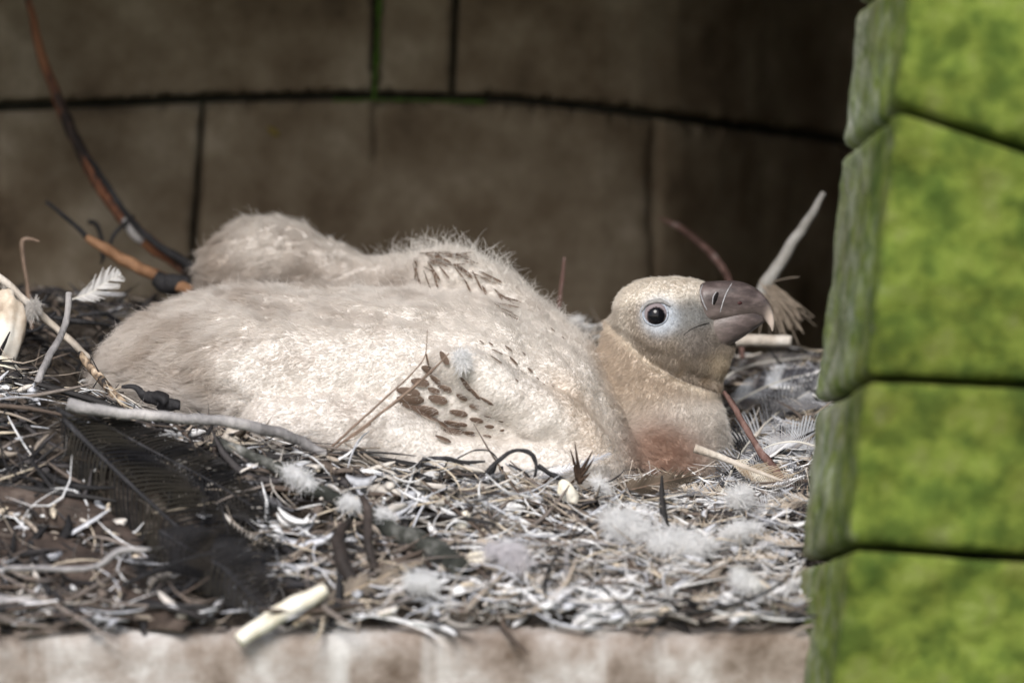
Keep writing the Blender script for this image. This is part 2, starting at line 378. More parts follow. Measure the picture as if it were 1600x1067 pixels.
# near folded wing: upper arm band and lower forearm band
loft(tube_st([(672, 556, 10, 14, -.125), (700, 566, 26, 34, -.128), (765, 598, 40, 46, -.125), (840, 645, 44, 50, -.118), (905, 695, 44, 48, -.11), (940, 740, 34, 38, -.11), (955, 765, 12, 14, -.11)]), 24, 40)
loft(tube_st([(380, 668, 14, 20, -.10), (415, 662, 44, 50, -.11), (510, 668, 62, 62, -.125), (610, 694, 64, 66, -.13), (710, 728, 48, 60, -.135), (810, 738, 47, 56, -.135), (890, 742, 47, 52, -.13), (935, 755, 38, 42, -.125), (955, 765, 14, 16, -.12)]), 24, 50)
# quill patch filling the fold of the wing
loft(tube_st([(640, 630, 14, 18, -.115), (680, 630, 44, 34, -.118), (740, 650, 44, 34, -.118), (810, 680, 26, 28, -.115), (850, 700, 10, 12, -.115)]), 20, 30)
# neck with its lip round the base of the head
loft([(962, 510, 1122, 590, 52, .0, 30), (950, 504, 1127, 598, 71, .0, 36), (942, 526, 1123, 613, 74, .0, 30), (934, 568, 1126, 632, 75, -.005, 20), (934, 605, 1134, 660, 77, -.01, 12), (945, 655, 1138, 705, 76, -.015, 5), (975, 720, 1122, 752, 70, -.02, 0), (1010, 775, 1090, 790, 50, -.02, 0)], 36, 50)
# head
loft([(956, 503, 960, 520, 12, .0), (964, 466, 970, 560, 42, .0), (984, 446, 990, 586, 55, .0), (1010, 437, 1015, 596, 62, .0), (1046, 434, 1054, 605, 63, .0), (1078, 435, 1092, 609, 54, .0), (1096, 438, 1117, 604, 40, .0), (1103, 450, 1131, 588, 33, .0), (1110, 476, 1142, 563, 25, .0), (1112, 506, 1148, 545, 12, .0), (1118, 520, 1150, 536, 4, .0)], 36, 50)
me = bpy.data.meshes.new('body_raw'); me.from_pydata([tuple(v) for v in BV], [], BF); me.update()
raw = bpy.data.objects.new('body_raw', me); COL.objects.link(raw)
md = raw.modifiers.new('r', 'REMESH'); md.mode = 'VOXEL'; md.voxel_size = .0026; md.use_smooth_shade = True
ms = raw.modifiers.new('s', 'SMOOTH'); ms.factor = .5; ms.iterations = 6
bpy.context.view_layer.update()
dg = bpy.context.evaluated_depsgraph_get()
bm_ = bpy.data.meshes.new_from_object(raw.evaluated_get(dg)); bm_.name = 'body'
bpy.data.objects.remove(raw)
nv = len(bm_.vertices); co = np.empty(nv*3, np.float32); bm_.vertices.foreach_get('co', co); co = co.reshape(-1, 3).astype(float)
fin = bm_.vertices; nrm_ = np.empty(nv*3, np.float32); fin.foreach_get('normal', nrm_); nrm_ = nrm_.reshape(-1, 3)
xx, yy = topx(co); soft = sstep(965, 900, xx)
co = co+nrm_*(np.array([nz(p, 24, 1.)*.0055+nz(p, 60, 7.)*.003 for p in co])*soft+np.array([nz(p, 90, 3.)*.0012 for p in co])*(1-soft)+(1-soft)*.0016*np.array([math.sin((b-.42*(a-1040))/6.0+3*nz(p, 40, 8.)) for a, b, p in zip(xx, yy, co)])*sstep(0, 12, yy-(590+(xx-1118)*.58))*sstep(55, 20, yy-(590+(xx-1118)*.58)))[:, None]
bm_.calc_loop_triangles()
tri = np.empty(len(bm_.loop_triangles)*3, np.int32); bm_.loop_triangles.foreach_get('vertices', tri); tri = tri.reshape(-1, 3)
bvh = BVHTree.FromPolygons([Vector(c) for c in co], tri.tolist())
def hit(px, py):
    d = (FW + RT*((px-800)/FPX) + UP*((533.5-py)/FPX)).normalized()
    loc, nrm, _, _ = bvh.ray_cast(CAM, d)
    return loc, nrm
def sstep(a, b, x): t = np.clip((x-a)/(b-a), 0, 1); return t*t*(3-2*t)
def mixc(c, d, t): return c*(1-t[:, None])+np.asarray(d)*t[:, None]
CREAM = np.array((.83, .795, .755)); TAN = np.array((.42, .345, .285))
def pigment_and_shade(P):
    """skin / down colour at points P of the body; also region weights"""
    x, y = topx(P); n = len(P)
    lo = np.array([nz(p, 22, 5.) for p in P]); hi = np.array([nz(p, 70, 9.) for p in P])
    c = np.tile(CREAM, (n, 1))
    c = mixc(c, TAN, np.clip(.28*sstep(520, 200, x)+lo*.55+hi*.2, 0, .85)*sstep(800, 480, x)+np.clip(lo*.5, 0, .4)*.5)  # tan mottling; the deepening towards the tail also paints in its shade
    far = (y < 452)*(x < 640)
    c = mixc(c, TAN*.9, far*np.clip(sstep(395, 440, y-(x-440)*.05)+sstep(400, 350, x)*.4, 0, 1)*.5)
    c = mixc(c, (.62, .50, .38), np.exp(-((x-905-(y-640)*.55)/30)**2)*sstep(560, 620, y)*sstep(760, 680, y)*.5)  # brown band paints the shade of the cleft between wing and breast
    # neck and head
    nk = sstep(-14, 14, x-np.maximum(928, 928+(y-560)*.36))*sstep(705, 610, y-.15*(x-1040))*sstep(480, 500, y)
    nk = np.clip(nk, 0, 1)
    c = mixc(c, (.56, .465, .37), nk*.85*(1-.85*sstep(985, 1070, x+(y-640)*.4)*sstep(600, 645, y)))
    head = ((y < 612+(x-1118)*.64+18*np.sin(np.clip((x-951)/167, 0, 1)*math.pi))*(x > 948)*(y < 612)).astype(float)
    cap = head*sstep(484, 462, y-(x-1040)*.02)
    ch = mixc(np.tile(np.array((.33, .28, .23)), (n, 1)), (.76, .71, .64), np.clip(sstep(486, 462, y)+sstep(1000, 965, x)*.55, 0, 1))
    ch = mixc(ch, (.20, .205, .205), np.exp(-(((x-1082)/40)**2+((y-500)/36)**2)**2)*.92)
    ch = mixc(ch, (.21, .185, .165), np.exp(-(((x-1098)/38)**2+((y-534)/26)**2)**2)*.92)
    er = np.hypot((x-1027), (y-493)*.95)
    ch = mixc(ch, (.46, .51, .58), np.exp(-(np.hypot(x-1031, (y-495)*.95)/30)**4)*.9)
    ch = mixc(ch, (.70, .60, .46), np.exp(-(((x-1128)/22)**2+((y-572)/22)**2))*.75)
    ch = mixc(ch, (.25, .18, .11), np.clip(hi*2.2, 0, 1)*sstep(545, 580, y)*.55)
    c = c*(1-head[:, None])+ch*head[:, None]
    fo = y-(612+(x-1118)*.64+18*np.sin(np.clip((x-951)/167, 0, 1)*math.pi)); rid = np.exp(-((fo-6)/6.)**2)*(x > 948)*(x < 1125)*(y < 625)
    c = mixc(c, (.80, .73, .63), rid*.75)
    c = mixc(c, (.10, .07, .05), np.exp(-((fo+1)/2.2)**2)*(x > 1045)*(x < 1120)*(y < 625)*.75)  # dark line paints the shade in the crease below the head
    # bare pinkish crop patch
    crop = np.exp(-((((x-1045)*.8+(y-715)*.6)/66)**2+(((x-1045)*-.6+(y-715)*.8)/50)**2)**1.5)
    c = mixc(c, (.60, .42, .33), crop*.88)
    return np.clip(c, .01, .86), head, nk, crop, er, x, y
pc, *_ = pigment_and_shade(co)
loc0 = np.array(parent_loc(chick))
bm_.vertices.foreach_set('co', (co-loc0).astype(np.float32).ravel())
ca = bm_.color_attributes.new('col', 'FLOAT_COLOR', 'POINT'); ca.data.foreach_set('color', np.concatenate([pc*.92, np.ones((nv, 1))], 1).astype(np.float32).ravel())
bm_.materials.clear(); bm_.materials.append(M['skin']); bm_.update()
body = bpy.data.objects.new('body', bm_); link(body, chick)

# ---- down: hair curves grown on the body
def hair_obj(name, P, radius, cols, material, parent):
    n, k, _ = P.shape
    hc = bpy.data.hair_curves.new(name); hc.add_curves([k]*n)
    P = P-np.array(parent_loc(parent))
    hc.attributes['position'].data.foreach_set('vector', P.astype(np.float32).ravel())
    ra = hc.attributes.get('radius') or hc.attributes.new('radius', 'FLOAT', 'POINT')
    ra.data.foreach_set('value', radius.astype(np.float32).ravel())
    cc = hc.attributes.new('col', 'FLOAT_COLOR', 'POINT')
    cc.data.foreach_set('color', np.concatenate([cols, np.ones(cols.shape[:2]+(1,))], 2).astype(np.float32).ravel())
    hc.materials.append(material)
    o = bpy.data.objects.new(name, hc); link(o, parent); return o
def sample_surface(co, tri, n, weight=None):
    a, b, c = co[tri[:, 0]], co[tri[:, 1]], co[tri[:, 2]]; cr = np.cross(b-a, c-a); ar = np.linalg.norm(cr, axis=1)/2
    wgt = ar if weight is None else ar*weight
    t = rng.choice(len(tri), n, p=wgt/wgt.sum()); r1 = np.sqrt(rng.random(n)); r2 = rng.random(n)
    P = a[t]*(1-r1)[:, None]+b[t]*(r1*(1-r2))[:, None]+c[t]*(r1*r2)[:, None]
    N = cr[t]/np.maximum(np.linalg.norm(cr[t], axis=1), 1e-12)[:, None]
    return P, N
cen = co[tri].mean(1); crn = np.cross(co[tri[:, 1]]-co[tri[:, 0]], co[tri[:, 2]]-co[tri[:, 0]])
crn /= np.maximum(np.linalg.norm(crn, axis=1), 1e-12)[:, None]
tx, ty = topx(cen)
wt = np.where(crn[:, 1] < .35, 1.0, .22)*np.where(cen[:, 2] < mound_z(cen[:, 0], cen[:, 1])-.02, .05, 1)
wt *= 1+1.8*sstep(915, 960, tx-np.maximum(0, (ty-560)*.3))*(ty < 800)
NH = 300000
HP, HN = sample_surface(co, tri, NH, wt)
hc_, head, nk, crop, er, hx, hy = pigment_and_shade(HP)
keep = ~((head > .5) & ((er < 24) | ((hx > 1112) & (hy < 520))))
HP, HN, hc_, head, nk, crop, er, hx, hy = [a[keep] for a in (HP, HN, hc_, head, nk, crop, er, hx, hy)]
NH = len(HP)
wing = np.clip(sstep(-.085, -.115, HP[:, 1])*(hx < 965), 0, 1)
bare = head*np.clip(np.exp(-(((hx-1085)/42)**2+((hy-505)/45)**2)**1.5)+np.exp(-(er/42)**4), 0, 1)
length = 15+13*sstep(640, 260, hx)
length = length*(1-wing)+9.5*wing
qp = np.exp(-(((hx-715)/85)**2+((hy-632-(hx-715)*.3)/52)**2)**2)*wing
length = length*(1-qp)+13*qp
length = length*(1-nk)+9*nk; length = length*(1-head)+6*head; length = length*(1-bare)+1.3*bare
length = length*(1-crop)+21*crop
length *= rng.uniform(.55, 1.25, NH)*U
flow = np.stack([-np.ones(NH), -.25*np.ones(NH), -.12+.0*hx], 1)
flow[:, 2] += np.where(hx < 500, .10, -.2)
isneck = np.clip(nk+head, 0, 1)[:, None]
flow = flow*(1-isneck)+np.array((-.5, 0, -.85))*isneck
flow = flow*(1-crop[:, None])+np.array((-.75, -.2, .65))*crop[:, None]
swirl = .5*np.stack([[nz(p, 26, 2.), nz(p, 26, 12.), nz(p, 26, 22.)] for p in HP])
flow = flow+swirl*.9
flow -= HN*(flow*HN).sum(1)[:, None]; flow /= np.maximum(np.linalg.norm(flow, axis=1), 1e-9)[:, None]
lift = np.clip(rng.normal(.5, .16, NH)+.35*qp+.3*crop, .2, 1)[:, None]
jit = rng.normal(0, .32, (NH, 3))
K = 5; T = np.linspace(0, 1, K)
curl = rng.normal(0, 1, (NH, 3)); 
HPts = np.empty((NH, K, 3))
for k, t in enumerate(T):
    HPts[:, k] = HP+(HN*lift*(t-.25*t*t)+(flow*(1.05-lift*.5)+jit*.55)*t**1.4+curl*.10*t*t)*length[:, None]
# clumping towards guide strands
G = rng.choice(NH, NH//70, replace=False); kd = KDTree(len(G))
for i, g in enumerate(G): kd.insert(HP[g], i)
kd.balance()
near = np.array([G[kd.find(p)[1]] for p in HP])
cl = ((.34+.44*sstep(760, 420, hx)[:, None])*(1-isneck)*(1-.5*wing[:, None])+.25*isneck+.35*crop[:, None])*rng.uniform(.4, 1, (NH, 1))
for k, t in enumerate(T):
    tgt = HPts[near, k]-HP[near]+HP[near]*.75+HP*.25
    HPts[:, k] += (tgt-HPts[:, k])*cl*t**1.3*(length/np.maximum(length[near], 1e-6)).clip(.3, 1)[:, None]
tipc = np.clip(hc_*1.06, 0, .88)
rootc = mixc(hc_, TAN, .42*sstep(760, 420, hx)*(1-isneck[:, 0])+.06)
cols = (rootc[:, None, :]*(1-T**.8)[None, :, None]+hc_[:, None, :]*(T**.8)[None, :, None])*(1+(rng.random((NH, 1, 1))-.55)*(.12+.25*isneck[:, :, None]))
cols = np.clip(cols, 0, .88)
rad = (np.linspace(1, .25, K)[None, :]*np.where(isneck > .5, .17, .17)*1e-3*rng.uniform(.7, 1.2, (NH, 1)))
hair_obj('down', HPts, rad, cols, M['down'], chick)

# stray long wisps on the outline
def wisps(name, P, N, L, cols, parent, K=8, curlk=.7, r=.00022, up=.5):
    n = len(P); d = N+rng.normal(0, .45, (n, 3)); d[:, 2] += up; d /= np.linalg.norm(d, axis=1)[:, None]
    b = rng.normal(0, 1, (n, 3)); b -= d*(b*d).sum(1)[:, None]; b /= np.linalg.norm(b, axis=1)[:, None]
    out = np.empty((n, K, 3)); pos = P.copy(); st = L/(K-1)
    for k in range(K):
        out[:, k] = pos; pos = pos+d*st[:, None]; d = d+b*curlk*rng.uniform(.1, .6, (n, 1)); d[:, 0] -= .06; d /= np.linalg.norm(d, axis=1)[:, None]
    rad = np.linspace(1, .3, K)[None, :]*r*rng.uniform(.7, 1.2, (n, 1))
    return hair_obj(name, out, rad, np.repeat(cols[:, None, :], K, 1), M['down'], parent)
zones = ((hx < 330)*.9+(hx < 620)*(hy < 470)*.8+(hx > 610)*(hx < 790)*(hy < 450)*7+(hx > 800)*(hx < 930)*(hy < 570)*3+(hx > 520)*(hx < 650)*(hy > 560)*(hy < 640)*1.2+.05)*(1-isneck[:, 0])
S = rng.choice(NH, 1900, p=zones/zones.sum(), replace=False)
wisps('wispy_down', HP[S], HN[S], rng.uniform(12, 36, len(S))*np.where((hx[S] > 600)*(hx[S] < 790), 1.4, 1)*U, np.clip(hc_[S]*1.05, 0, .86), chick)

# ---- face
def part_loft(name, st, material, parent, n=28, m=36, sup=2.0, cols=None):
    global BV, BF
    sv, sf = BV, BF; BV, BF = [], []
    loft(st, n, m, sup); V, F = BV, BF; BV, BF = sv, sf
    return mesh_obj(name, V, F, material, parent)
def beak_mat():
    m = mat('beak_horn', [(.3, (.045, .035, .034)), (.5, (.085, .066, .064)), (.7, (.17, .135, .13))], scale=55, rough=.42, spec=.5, bump=.15, bscale=300, stretch=(1, 1, 2.5))
    n = m.node_tree.nodes; l = m.node_tree.links; b = n['Principled BSDF']; src = b.inputs['Base Color'].links[0].from_socket
    a = n.new('ShaderNodeAttribute'); a.attribute_name = 'pale'
    mx = n.new('ShaderNodeMix'); mx.data_type = 'RGBA'; l.new(a.outputs['Fac'], mx.inputs[0]); l.new(src, mx.inputs[6]); mx.inputs[7].default_value = (.62, .52, .45, 1); l.new(mx.outputs[2], b.inputs['Base Color'])
    return m
M['beak'] = beak_mat()
UB = [(1091, 447, 1098, 510, 35, 0), (1096, 442, 1105, 508, 38, 0), (1112, 440, 1117, 504, 36, 0), (1145, 439, 1142, 500, 31, 0), (1167, 443, 1162, 497, 25, 0), (1186, 454, 1176, 495, 18.5, 0), (1201, 471, 1188, 496, 12, 0), (1208, 490, 1196, 502, 7.5, 0), (1210, 504, 1203, 511, 4.5, 0), (1208, 517, 1206.5, 518, .6, 0)]
ub = part_loft('upper_beak', UB, M['beak'], chick, 40, 60, 2.9)
def pale_attr(o, fn):
    n = len(o.data.vertices); c = np.empty(n*3, np.float32); o.data.vertices.foreach_get('co', c); x, y = topx(c.reshape(-1, 3)+np.array(parent_loc(o.parent)))
    a = o.data.attributes.new('pale', 'FLOAT', 'POINT'); a.data.foreach_set('value', fn(x, y).astype(np.float32))
pale_attr(ub, lambda x, y: np.clip(sstep(1190, 1207, x)*sstep(468, 500, y)*1.0+.10*sstep(470, 496, y), 0, 1))
lb = part_loft('lower_beak', [(1066, 518, 1080, 548, 24, 0), (1080, 506, 1094, 554, 34, 0), (1097, 492, 1113, 553, 35.5, 0), (1117, 486, 1134, 543, 32, 0), (1148, 480, 1159, 528, 27, 0), (1172, 480, 1181, 513, 19, 0), (1188, 486, 1194, 503, 9, 0)], M['beak'], chick, 32, 40, 2.5)
pale_attr(lb, lambda x, y: .14*sstep(1150, 1100, x)+.02+.05*sstep(515, 545, y))
pts_b = BVHTree.FromObject(ub, bpy.context.evaluated_depsgraph_get()) if False else None
def obj_bvh(o):
    n = len(o.data.vertices); c = np.empty(n*3, np.float32); o.data.vertices.foreach_get('co', c); c = c.reshape(-1, 3)+np.array(parent_loc(o.parent))
    return BVHTree.FromPolygons([Vector(v) for v in c], [tuple(p.vertices) for p in o.data.polygons])
ubv = obj_bvh(ub); lbv = obj_bvh(lb)
def hit_on(b, px, py):
    d = (FW + RT*((px-800)/FPX) + UP*((533.5-py)/FPX)).normalized(); l, n_, _, _ = b.ray_cast(CAM, d); return l, n_
def tube(P, rad, k=8, ellipse=1.0, noise_amp=0, seed=0, flat_axis=None):
    """tube verts/faces along world points P (n,3), radii rad (n,)"""
    P = np.asarray(P, float); n = len(P); rad = np.broadcast_to(np.asarray(rad, float), (n,)); V = []; F = []
    T = np.gradient(P, axis=0); T /= np.maximum(np.linalg.norm(T, axis=1), 1e-9)[:, None]
    ref = np.array(flat_axis if flat_axis is not None else (0, -1., .3)); 
    for i in range(n):
        a = np.cross(T[i], ref); 
        if np.linalg.norm(a) < 1e-3: a = np.cross(T[i], (1., 0, .2))
        a /= np.linalg.norm(a); b = np.cross(T[i], a)
        for j in range(k):
            an = 2*math.pi*j/k; rr = rad[i]
            if noise_amp: rr *= 1+noise_amp*nz((P[i][0]*1+j*.31, P[i][1], P[i][2]), 90, seed+j*.0)
            V.append(P[i]+a*math.cos(an)*rr+b*math.sin(an)*rr*ellipse)
    for i in range(n-1):
        for j in range(k): F.append((i*k+j, i*k+(j+1) % k, (i+1)*k+(j+1) % k, (i+1)*k+j))
    F.append(tuple(range(k))[::-1]); F.append(tuple((n-1)*k+j for j in range(k)))
    return V, F
M['horn_line'] = mat('pale_horn_rim', [(.3, (.16, .16, .17)), (.7, (.50, .50, .52))], scale=260, rough=.6)
M['dark_hole'] = mat('nostril_dark', [(0, (.008, .006, .006)), (1, (.012, .01, .01))], rough=.9)
def surf_line(b, pts, rpx, material, name, n=20, lift=.0):
    Q = smooth_path(pts, n); W = []
    for q in Q:
        l, nn = hit_on(b, q[0], q[1])
        if l is not None: W.append(np.array(l+nn*lift))
    W = np.array(W); r = np.full(len(W), rpx*U)*(.35+.65*np.sin(np.linspace(.25, math.pi-.25, len(W))))
    V, F = tube(W, r, 6); return mesh_obj(name, V, F, material, ub)
surf_line(ubv, [(1098, 444.5), (1094.5, 457), (1100, 475), (1105, 485)], 1.1, M['horn_line'], 'cere_edge')
surf_line(ubv, [(1144, 442), (1135.5, 457), (1129, 474), (1125, 489)], 1.0, M['horn_line'], 'cere_edge')
surf_line(ubv, [(1122, 457), (1118, 465), (1115.5, 476)], 3.6, M['dark_hole'], 'nostril', lift=-.0006)
surf_line(ubv, [(1119, 456), (1114.5, 464), (1113, 476)], 1.0, M['horn_line'], 'nostril_rim')
surf_line(ubv, [(1152, 474), (1156, 473.5), (1160, 474)], 3.2, mat('beak_spot', [(0, (.05, .02, .02)), (1, (.06, .025, .025))], rough=.5), 'beak_mark', lift=-.0009)
gl = []
for q in smooth_path([(1068, 524), (1076, 517), (1086, 511.5), (1097, 507.5), (1107, 505)], 14):
    l, nn = hit(q[0], q[1]); l2, _ = hit_on(lbv, q[0], q[1]); gl.append(np.array(l2 if l2 is not None and l2.y < l.y else l))
V, F = tube(np.array(gl), np.linspace(.4, 1.0, 14)*U, 6); mesh_obj('gape_line', V, F, M['dark_hole'], chick)
# eye
el, en = hit(1024, 490)
ec = Vector((at(1024, 490, 0).x, el.y+.0082, at(1024, 490, 0).z))
def eye_mat():
    m = bpy.data.materials.new('eyeball'); m.use_nodes = True; n = m.node_tree.nodes; l = m.node_tree.links; b = n['Principled BSDF']
    b.inputs['Roughness'].default_value = .06; b.inputs['Specular IOR Level'].default_value = .25
    a = n.new('ShaderNodeAttribute'); a.attribute_name = 'col'; l.new(a.outputs['Color'], b.inputs['Base Color']); return m
ER = 22.0*U
bm = bmesh.new(); bmesh.ops.create_uvsphere(bm, u_segments=64, v_segments=48, radius=ER)
V = np.array([v.co[:] for v in bm.verts]); F = [tuple(v.index for v in f.verts) for f in bm.faces]; bm.free()
F = [f for f in F]
eye = mesh_obj('eye', V+np.array(ec), F, eye_mat(), chick)
ex = V[:, 0]/U; ez = -V[:, 2]/U; pr = np.hypot(ex+.5, ez+1.0)
ecol = np.where((pr < 13.3)[:, None], (.006, .006, .008), np.where((pr < 14.6)[:, None], (.05, .04, .04), (.24, .205, .215)))
ca = eye.data.color_attributes.new('col', 'FLOAT_COLOR', 'POINT'); ca.data.foreach_set('color', np.concatenate([ecol, np.ones((len(ecol), 1))], 1).astype(np.float32).ravel())
M['lid'] = mat('eyelid_skin', [(.3, (.22, .25, .30)), (.7, (.42, .46, .52))], scale=350, rough=.6, bump=.4, bscale=900)
def eye_ring(name, r, rz, tube_r, dy, material, dx=0, dz=0):
    W = []
    for k in range(49):
        a = 2*math.pi*k/48; px_, py_ = 1024+dx+r*math.cos(a), 490+dz+rz*math.sin(a)
        l, nn = hit(px_, py_); W.append((at(px_, py_, l.y).x, l.y+dy, at(px_, py_, l.y).z))
    V, F = tube(np.array(W), tube_r*U, 8, flat_axis=(0, 1, 0)); return mesh_obj(name, V, F, material, eye)
eye_ring('eyelid', 19.2, 18.2, 1.9, -.0002, M['lid'])
Wb = []
for q in smooth_path([(1003, 486), (1008, 477), (1017, 471.5), (1028, 470), (1039, 473), (1047, 478)], 24):
    l, nn = hit(q[0], q[1]); Wb.append(np.array(l)+np.array((0, -.0022, 0)))
V, F = tube(np.array(Wb), np.sin(np.linspace(.35, math.pi-.35, 24))*3.6*U, 8, noise_amp=.4); mesh_obj('brow', V, F, mat('brow_skin', [(.3, (.19, .19, .19)), (.7, (.38, .37, .36))], scale=300, bump=.5, bscale=800), eye)
eye_ring('eyelid_fold', 25, 23, 1.5, .0009, M['lid'], 1.5, 2)

# ---- emerging quills on the wing, flecks on the shoulder
M['quill_brown'] = mat('quill_brown', [(.3, (.045, .028, .02)), (.55, (.11, .072, .05)), (.75, (.24, .175, .135))], scale=150, rough=.6, spec=.3, stretch=(1, 1, 3), bump=.3, bscale=500)
M['quill_pale'] = mat('quill_margin', [(.3, (.30, .24, .19)), (.7, (.55, .47, .40))], scale=200, rough=.8)
def leaf_mesh(name, n=9, thick=.22):
    V = []; F = []
    for i in range(n):
        t = i/(n-1); w_ = (min(1, (t+.08)*2.2)**.7)*(1-max(0, (t-.72)/.28)**2.2*.75)*.5
        for s, h in ((-1, 0), (-.86, thick*.5), (0, thick), (.86, thick*.5), (1, 0), (0, -thick*.5)):
            V.append((t-.5, s*w_, h*w_*1.2))
    for i in range(n-1):
        for j in range(6): F.append((i*6+j, i*6+(j+1) % 6, (i+1)*6+(j+1) % 6, (i+1)*6+j))
    F.append(tuple(range(6))[::-1]); F.append(tuple((n-1)*6+j for j in range(6)))
    me = bpy.data.meshes.new(name); me.from_pydata(V, [], F); me.polygons.foreach_set('use_smooth', [True]*len(F)); me.materials.append(M['quill_brown']); me.materials.append(M['quill_pale']); me.polygons.foreach_set('material_index', [1 if (i < (n-1)*6 and (i % 6 in (0, 3, 4, 5)) and i//6 > 1) or (i//6 >= n-1) else 0 for i in range(len(F))]); return me
PIN = leaf_mesh('pin_feather')
def pin(px, py, lpx, wpx, ang, lift=2.5, tip=.25, name='pin_feather'):
    l, nn = hit(px, py)
    if l is None: return
    a = R(ang); d = Vector((math.cos(a), 0, -math.sin(a))); d = (d-nn*d.dot(nn)).normalized()
    d = (d-nn*tip*.0+nn*tip*-.25).normalized(); b = nn.cross(d).normalized(); nn2 = d.cross(b)
    o = bpy.data.objects.new(name, PIN); link(o, chick)
    Mx = Matrix((( d.x, b.x, nn2.x, 0), (d.y, b.y, nn2.y, 0), (d.z, b.z, nn2.z, 0), (0, 0, 0, 1))) @ Matrix.Diagonal((lpx*U, wpx*U, wpx*U, 1))
    Mx.translation = l+nn*lift*U-Vector(parent_loc(chick)); o.matrix_local = Mx
PINS = [(672, 577, 24, 14, 25), (656, 600, 26, 15, 15), (640, 613, 34, 15, 10), (642, 622, 38, 17, 8), (640, 634, 28, 10, 20), (668, 640, 36, 15, 14), (665, 655, 36, 14, 20), (686, 626, 28, 15, 18), (698, 606, 22, 12, 20), (719, 622, 18, 9, 22), (716, 645, 26, 11, 18), (710, 658, 26, 12, 12), (743, 637, 18, 9, 12), (744, 655, 20, 9, 10), (706, 674, 34, 12, 10), (734, 671, 14, 7, 10), (732, 683, 18, 8, 12), (764, 645, 11, 6, 5), (765, 665, 13, 7, 5), (762, 679, 12, 6, 10), (784, 653, 8, 4, 0), (783, 671, 7, 4, 0), (697, 562, 24, 11, 50), (731, 598, 26, 9, 60), (745, 612, 26, 8, 45), (762, 624, 22, 6, 35), (674, 562, 18, 7, 50), (690, 690, 24, 9, 10), (655, 648, 22, 10, 25), (678, 612, 18, 10, 20), (690, 668, 26, 9, 12), (684, 592, 20, 10, 30), (722, 660, 16, 8, 12)]
for p in PINS: pin(p[0], p[1], p[2]*1.1, p[3]*.95, p[4]+random.uniform(-6, 6), lift=7)
for px_, py_, l_, w_ in [(776, 553, 20, 5), (774, 565, 22, 5), (793, 547, 14, 4), (801, 566, 18, 5), (814, 584, 13, 4), (827, 580, 11, 4), (767, 540, 10, 3), (752, 537, 9, 3), (838, 594, 7, 3), (817, 555, 7, 3), (775, 480, 12, 4), (792, 481, 14, 5), (812, 492, 9, 3), (828, 489, 11, 3), (862, 518, 9, 3), (879, 531, 8, 3), (847, 507, 7, 3), (856, 542, 9, 4), (897, 553, 8, 3), (805, 596, 7, 3), (848, 603, 6, 3), (862, 606, 6, 3)]:
    pin(px_, py_, l_, w_, 52+random.uniform(-14, 14), lift=4)
# scapular tuft of half grown feathers
for i in range(64):
    px_ = random.uniform(650, 800); top_ = 400+max(0, (px_-720))*.75; py_ = top_+random.uniform(0, 42)
    pin(px_, py_, random.uniform(16, 46), random.uniform(2.2, 5), 52+random.uniform(-18, 18), lift=random.uniform(4, 10), tip=-.6)

# ------------------------------------------------------------------ loose things: twigs, quills, feathers, fluff
def bark(name, stops, scale=55, rough=.7, stretch=(1, 1, .35)): return mat(name, stops, scale=scale, rough=rough, bump=.8, bscale=260, stretch=stretch, spec=.3)
M['bark_burnt'] = bark('burnt_red_bark', [(.36, (.012, .010, .010)), (.44, (.04, .028, .024)), (.48, (.17, .07, .038)), (.62, (.27, .125, .06)), (.72, (.50, .44, .38))], 14)
M['bark_orange'] = bark('orange_bark', [(.3, (.03, .018, .012)), (.45, (.17, .085, .042)), (.7, (.32, .18, .10))], 22)
M['bark_black'] = bark('black_bark', [(.3, (.008, .008, .009)), (.6, (.026, .025, .027)), (.8, (.09, .09, .10))], 60)
M['bark_grey'] = bark('grey_bark', [(.3, (.09, .085, .085)), (.5, (.25, .24, .24)), (.68, (.42, .40, .39)), (.8, (.68, .66, .62))], 26)
M['bark_red'] = bark('red_brown_bark', [(.3, (.06, .03, .025)), (.55, (.17, .10, .085)), (.75, (.42, .36, .34))], 60)
M['bark_pale'] = bark('flaky_pale_bark', [(.42, (.02, .018, .018)), (.5, (.30, .22, .15)), (.65, (.66, .55, .42))], 70)
M['straw'] = bark('straw', [(.3, (.26, .20, .13)), (.6, (.48, .40, .30)), (.8, (.66, .62, .54))], 40)
M['cane'] = bark('pale_cane', [(.3, (.34, .28, .22)), (.6, (.55, .50, .44)), (.8, (.74, .72, .68))], 30)
M['bone'] = mat('bone', [(.3, (.62, .55, .40)), (.6, (.80, .77, .68)), (.8, (.85, .84, .80))], scale=40, rough=.55, bump=.2)
M['quill'] = mat('quill_shaft', [(.3, (.50, .47, .40)), (.7, (.74, .73, .69))], scale=30, rough=.4, spec=.5)
M['stem_dark'] = bark('dark_stem', [(.3, (.012, .010, .009)), (.6, (.04, .03, .026)), (.8, (.11, .09, .08))], 50)
M['stem'] = bark('dry_stem', [(.3, (.10, .065, .045)), (.7, (.26, .19, .145))], 60)
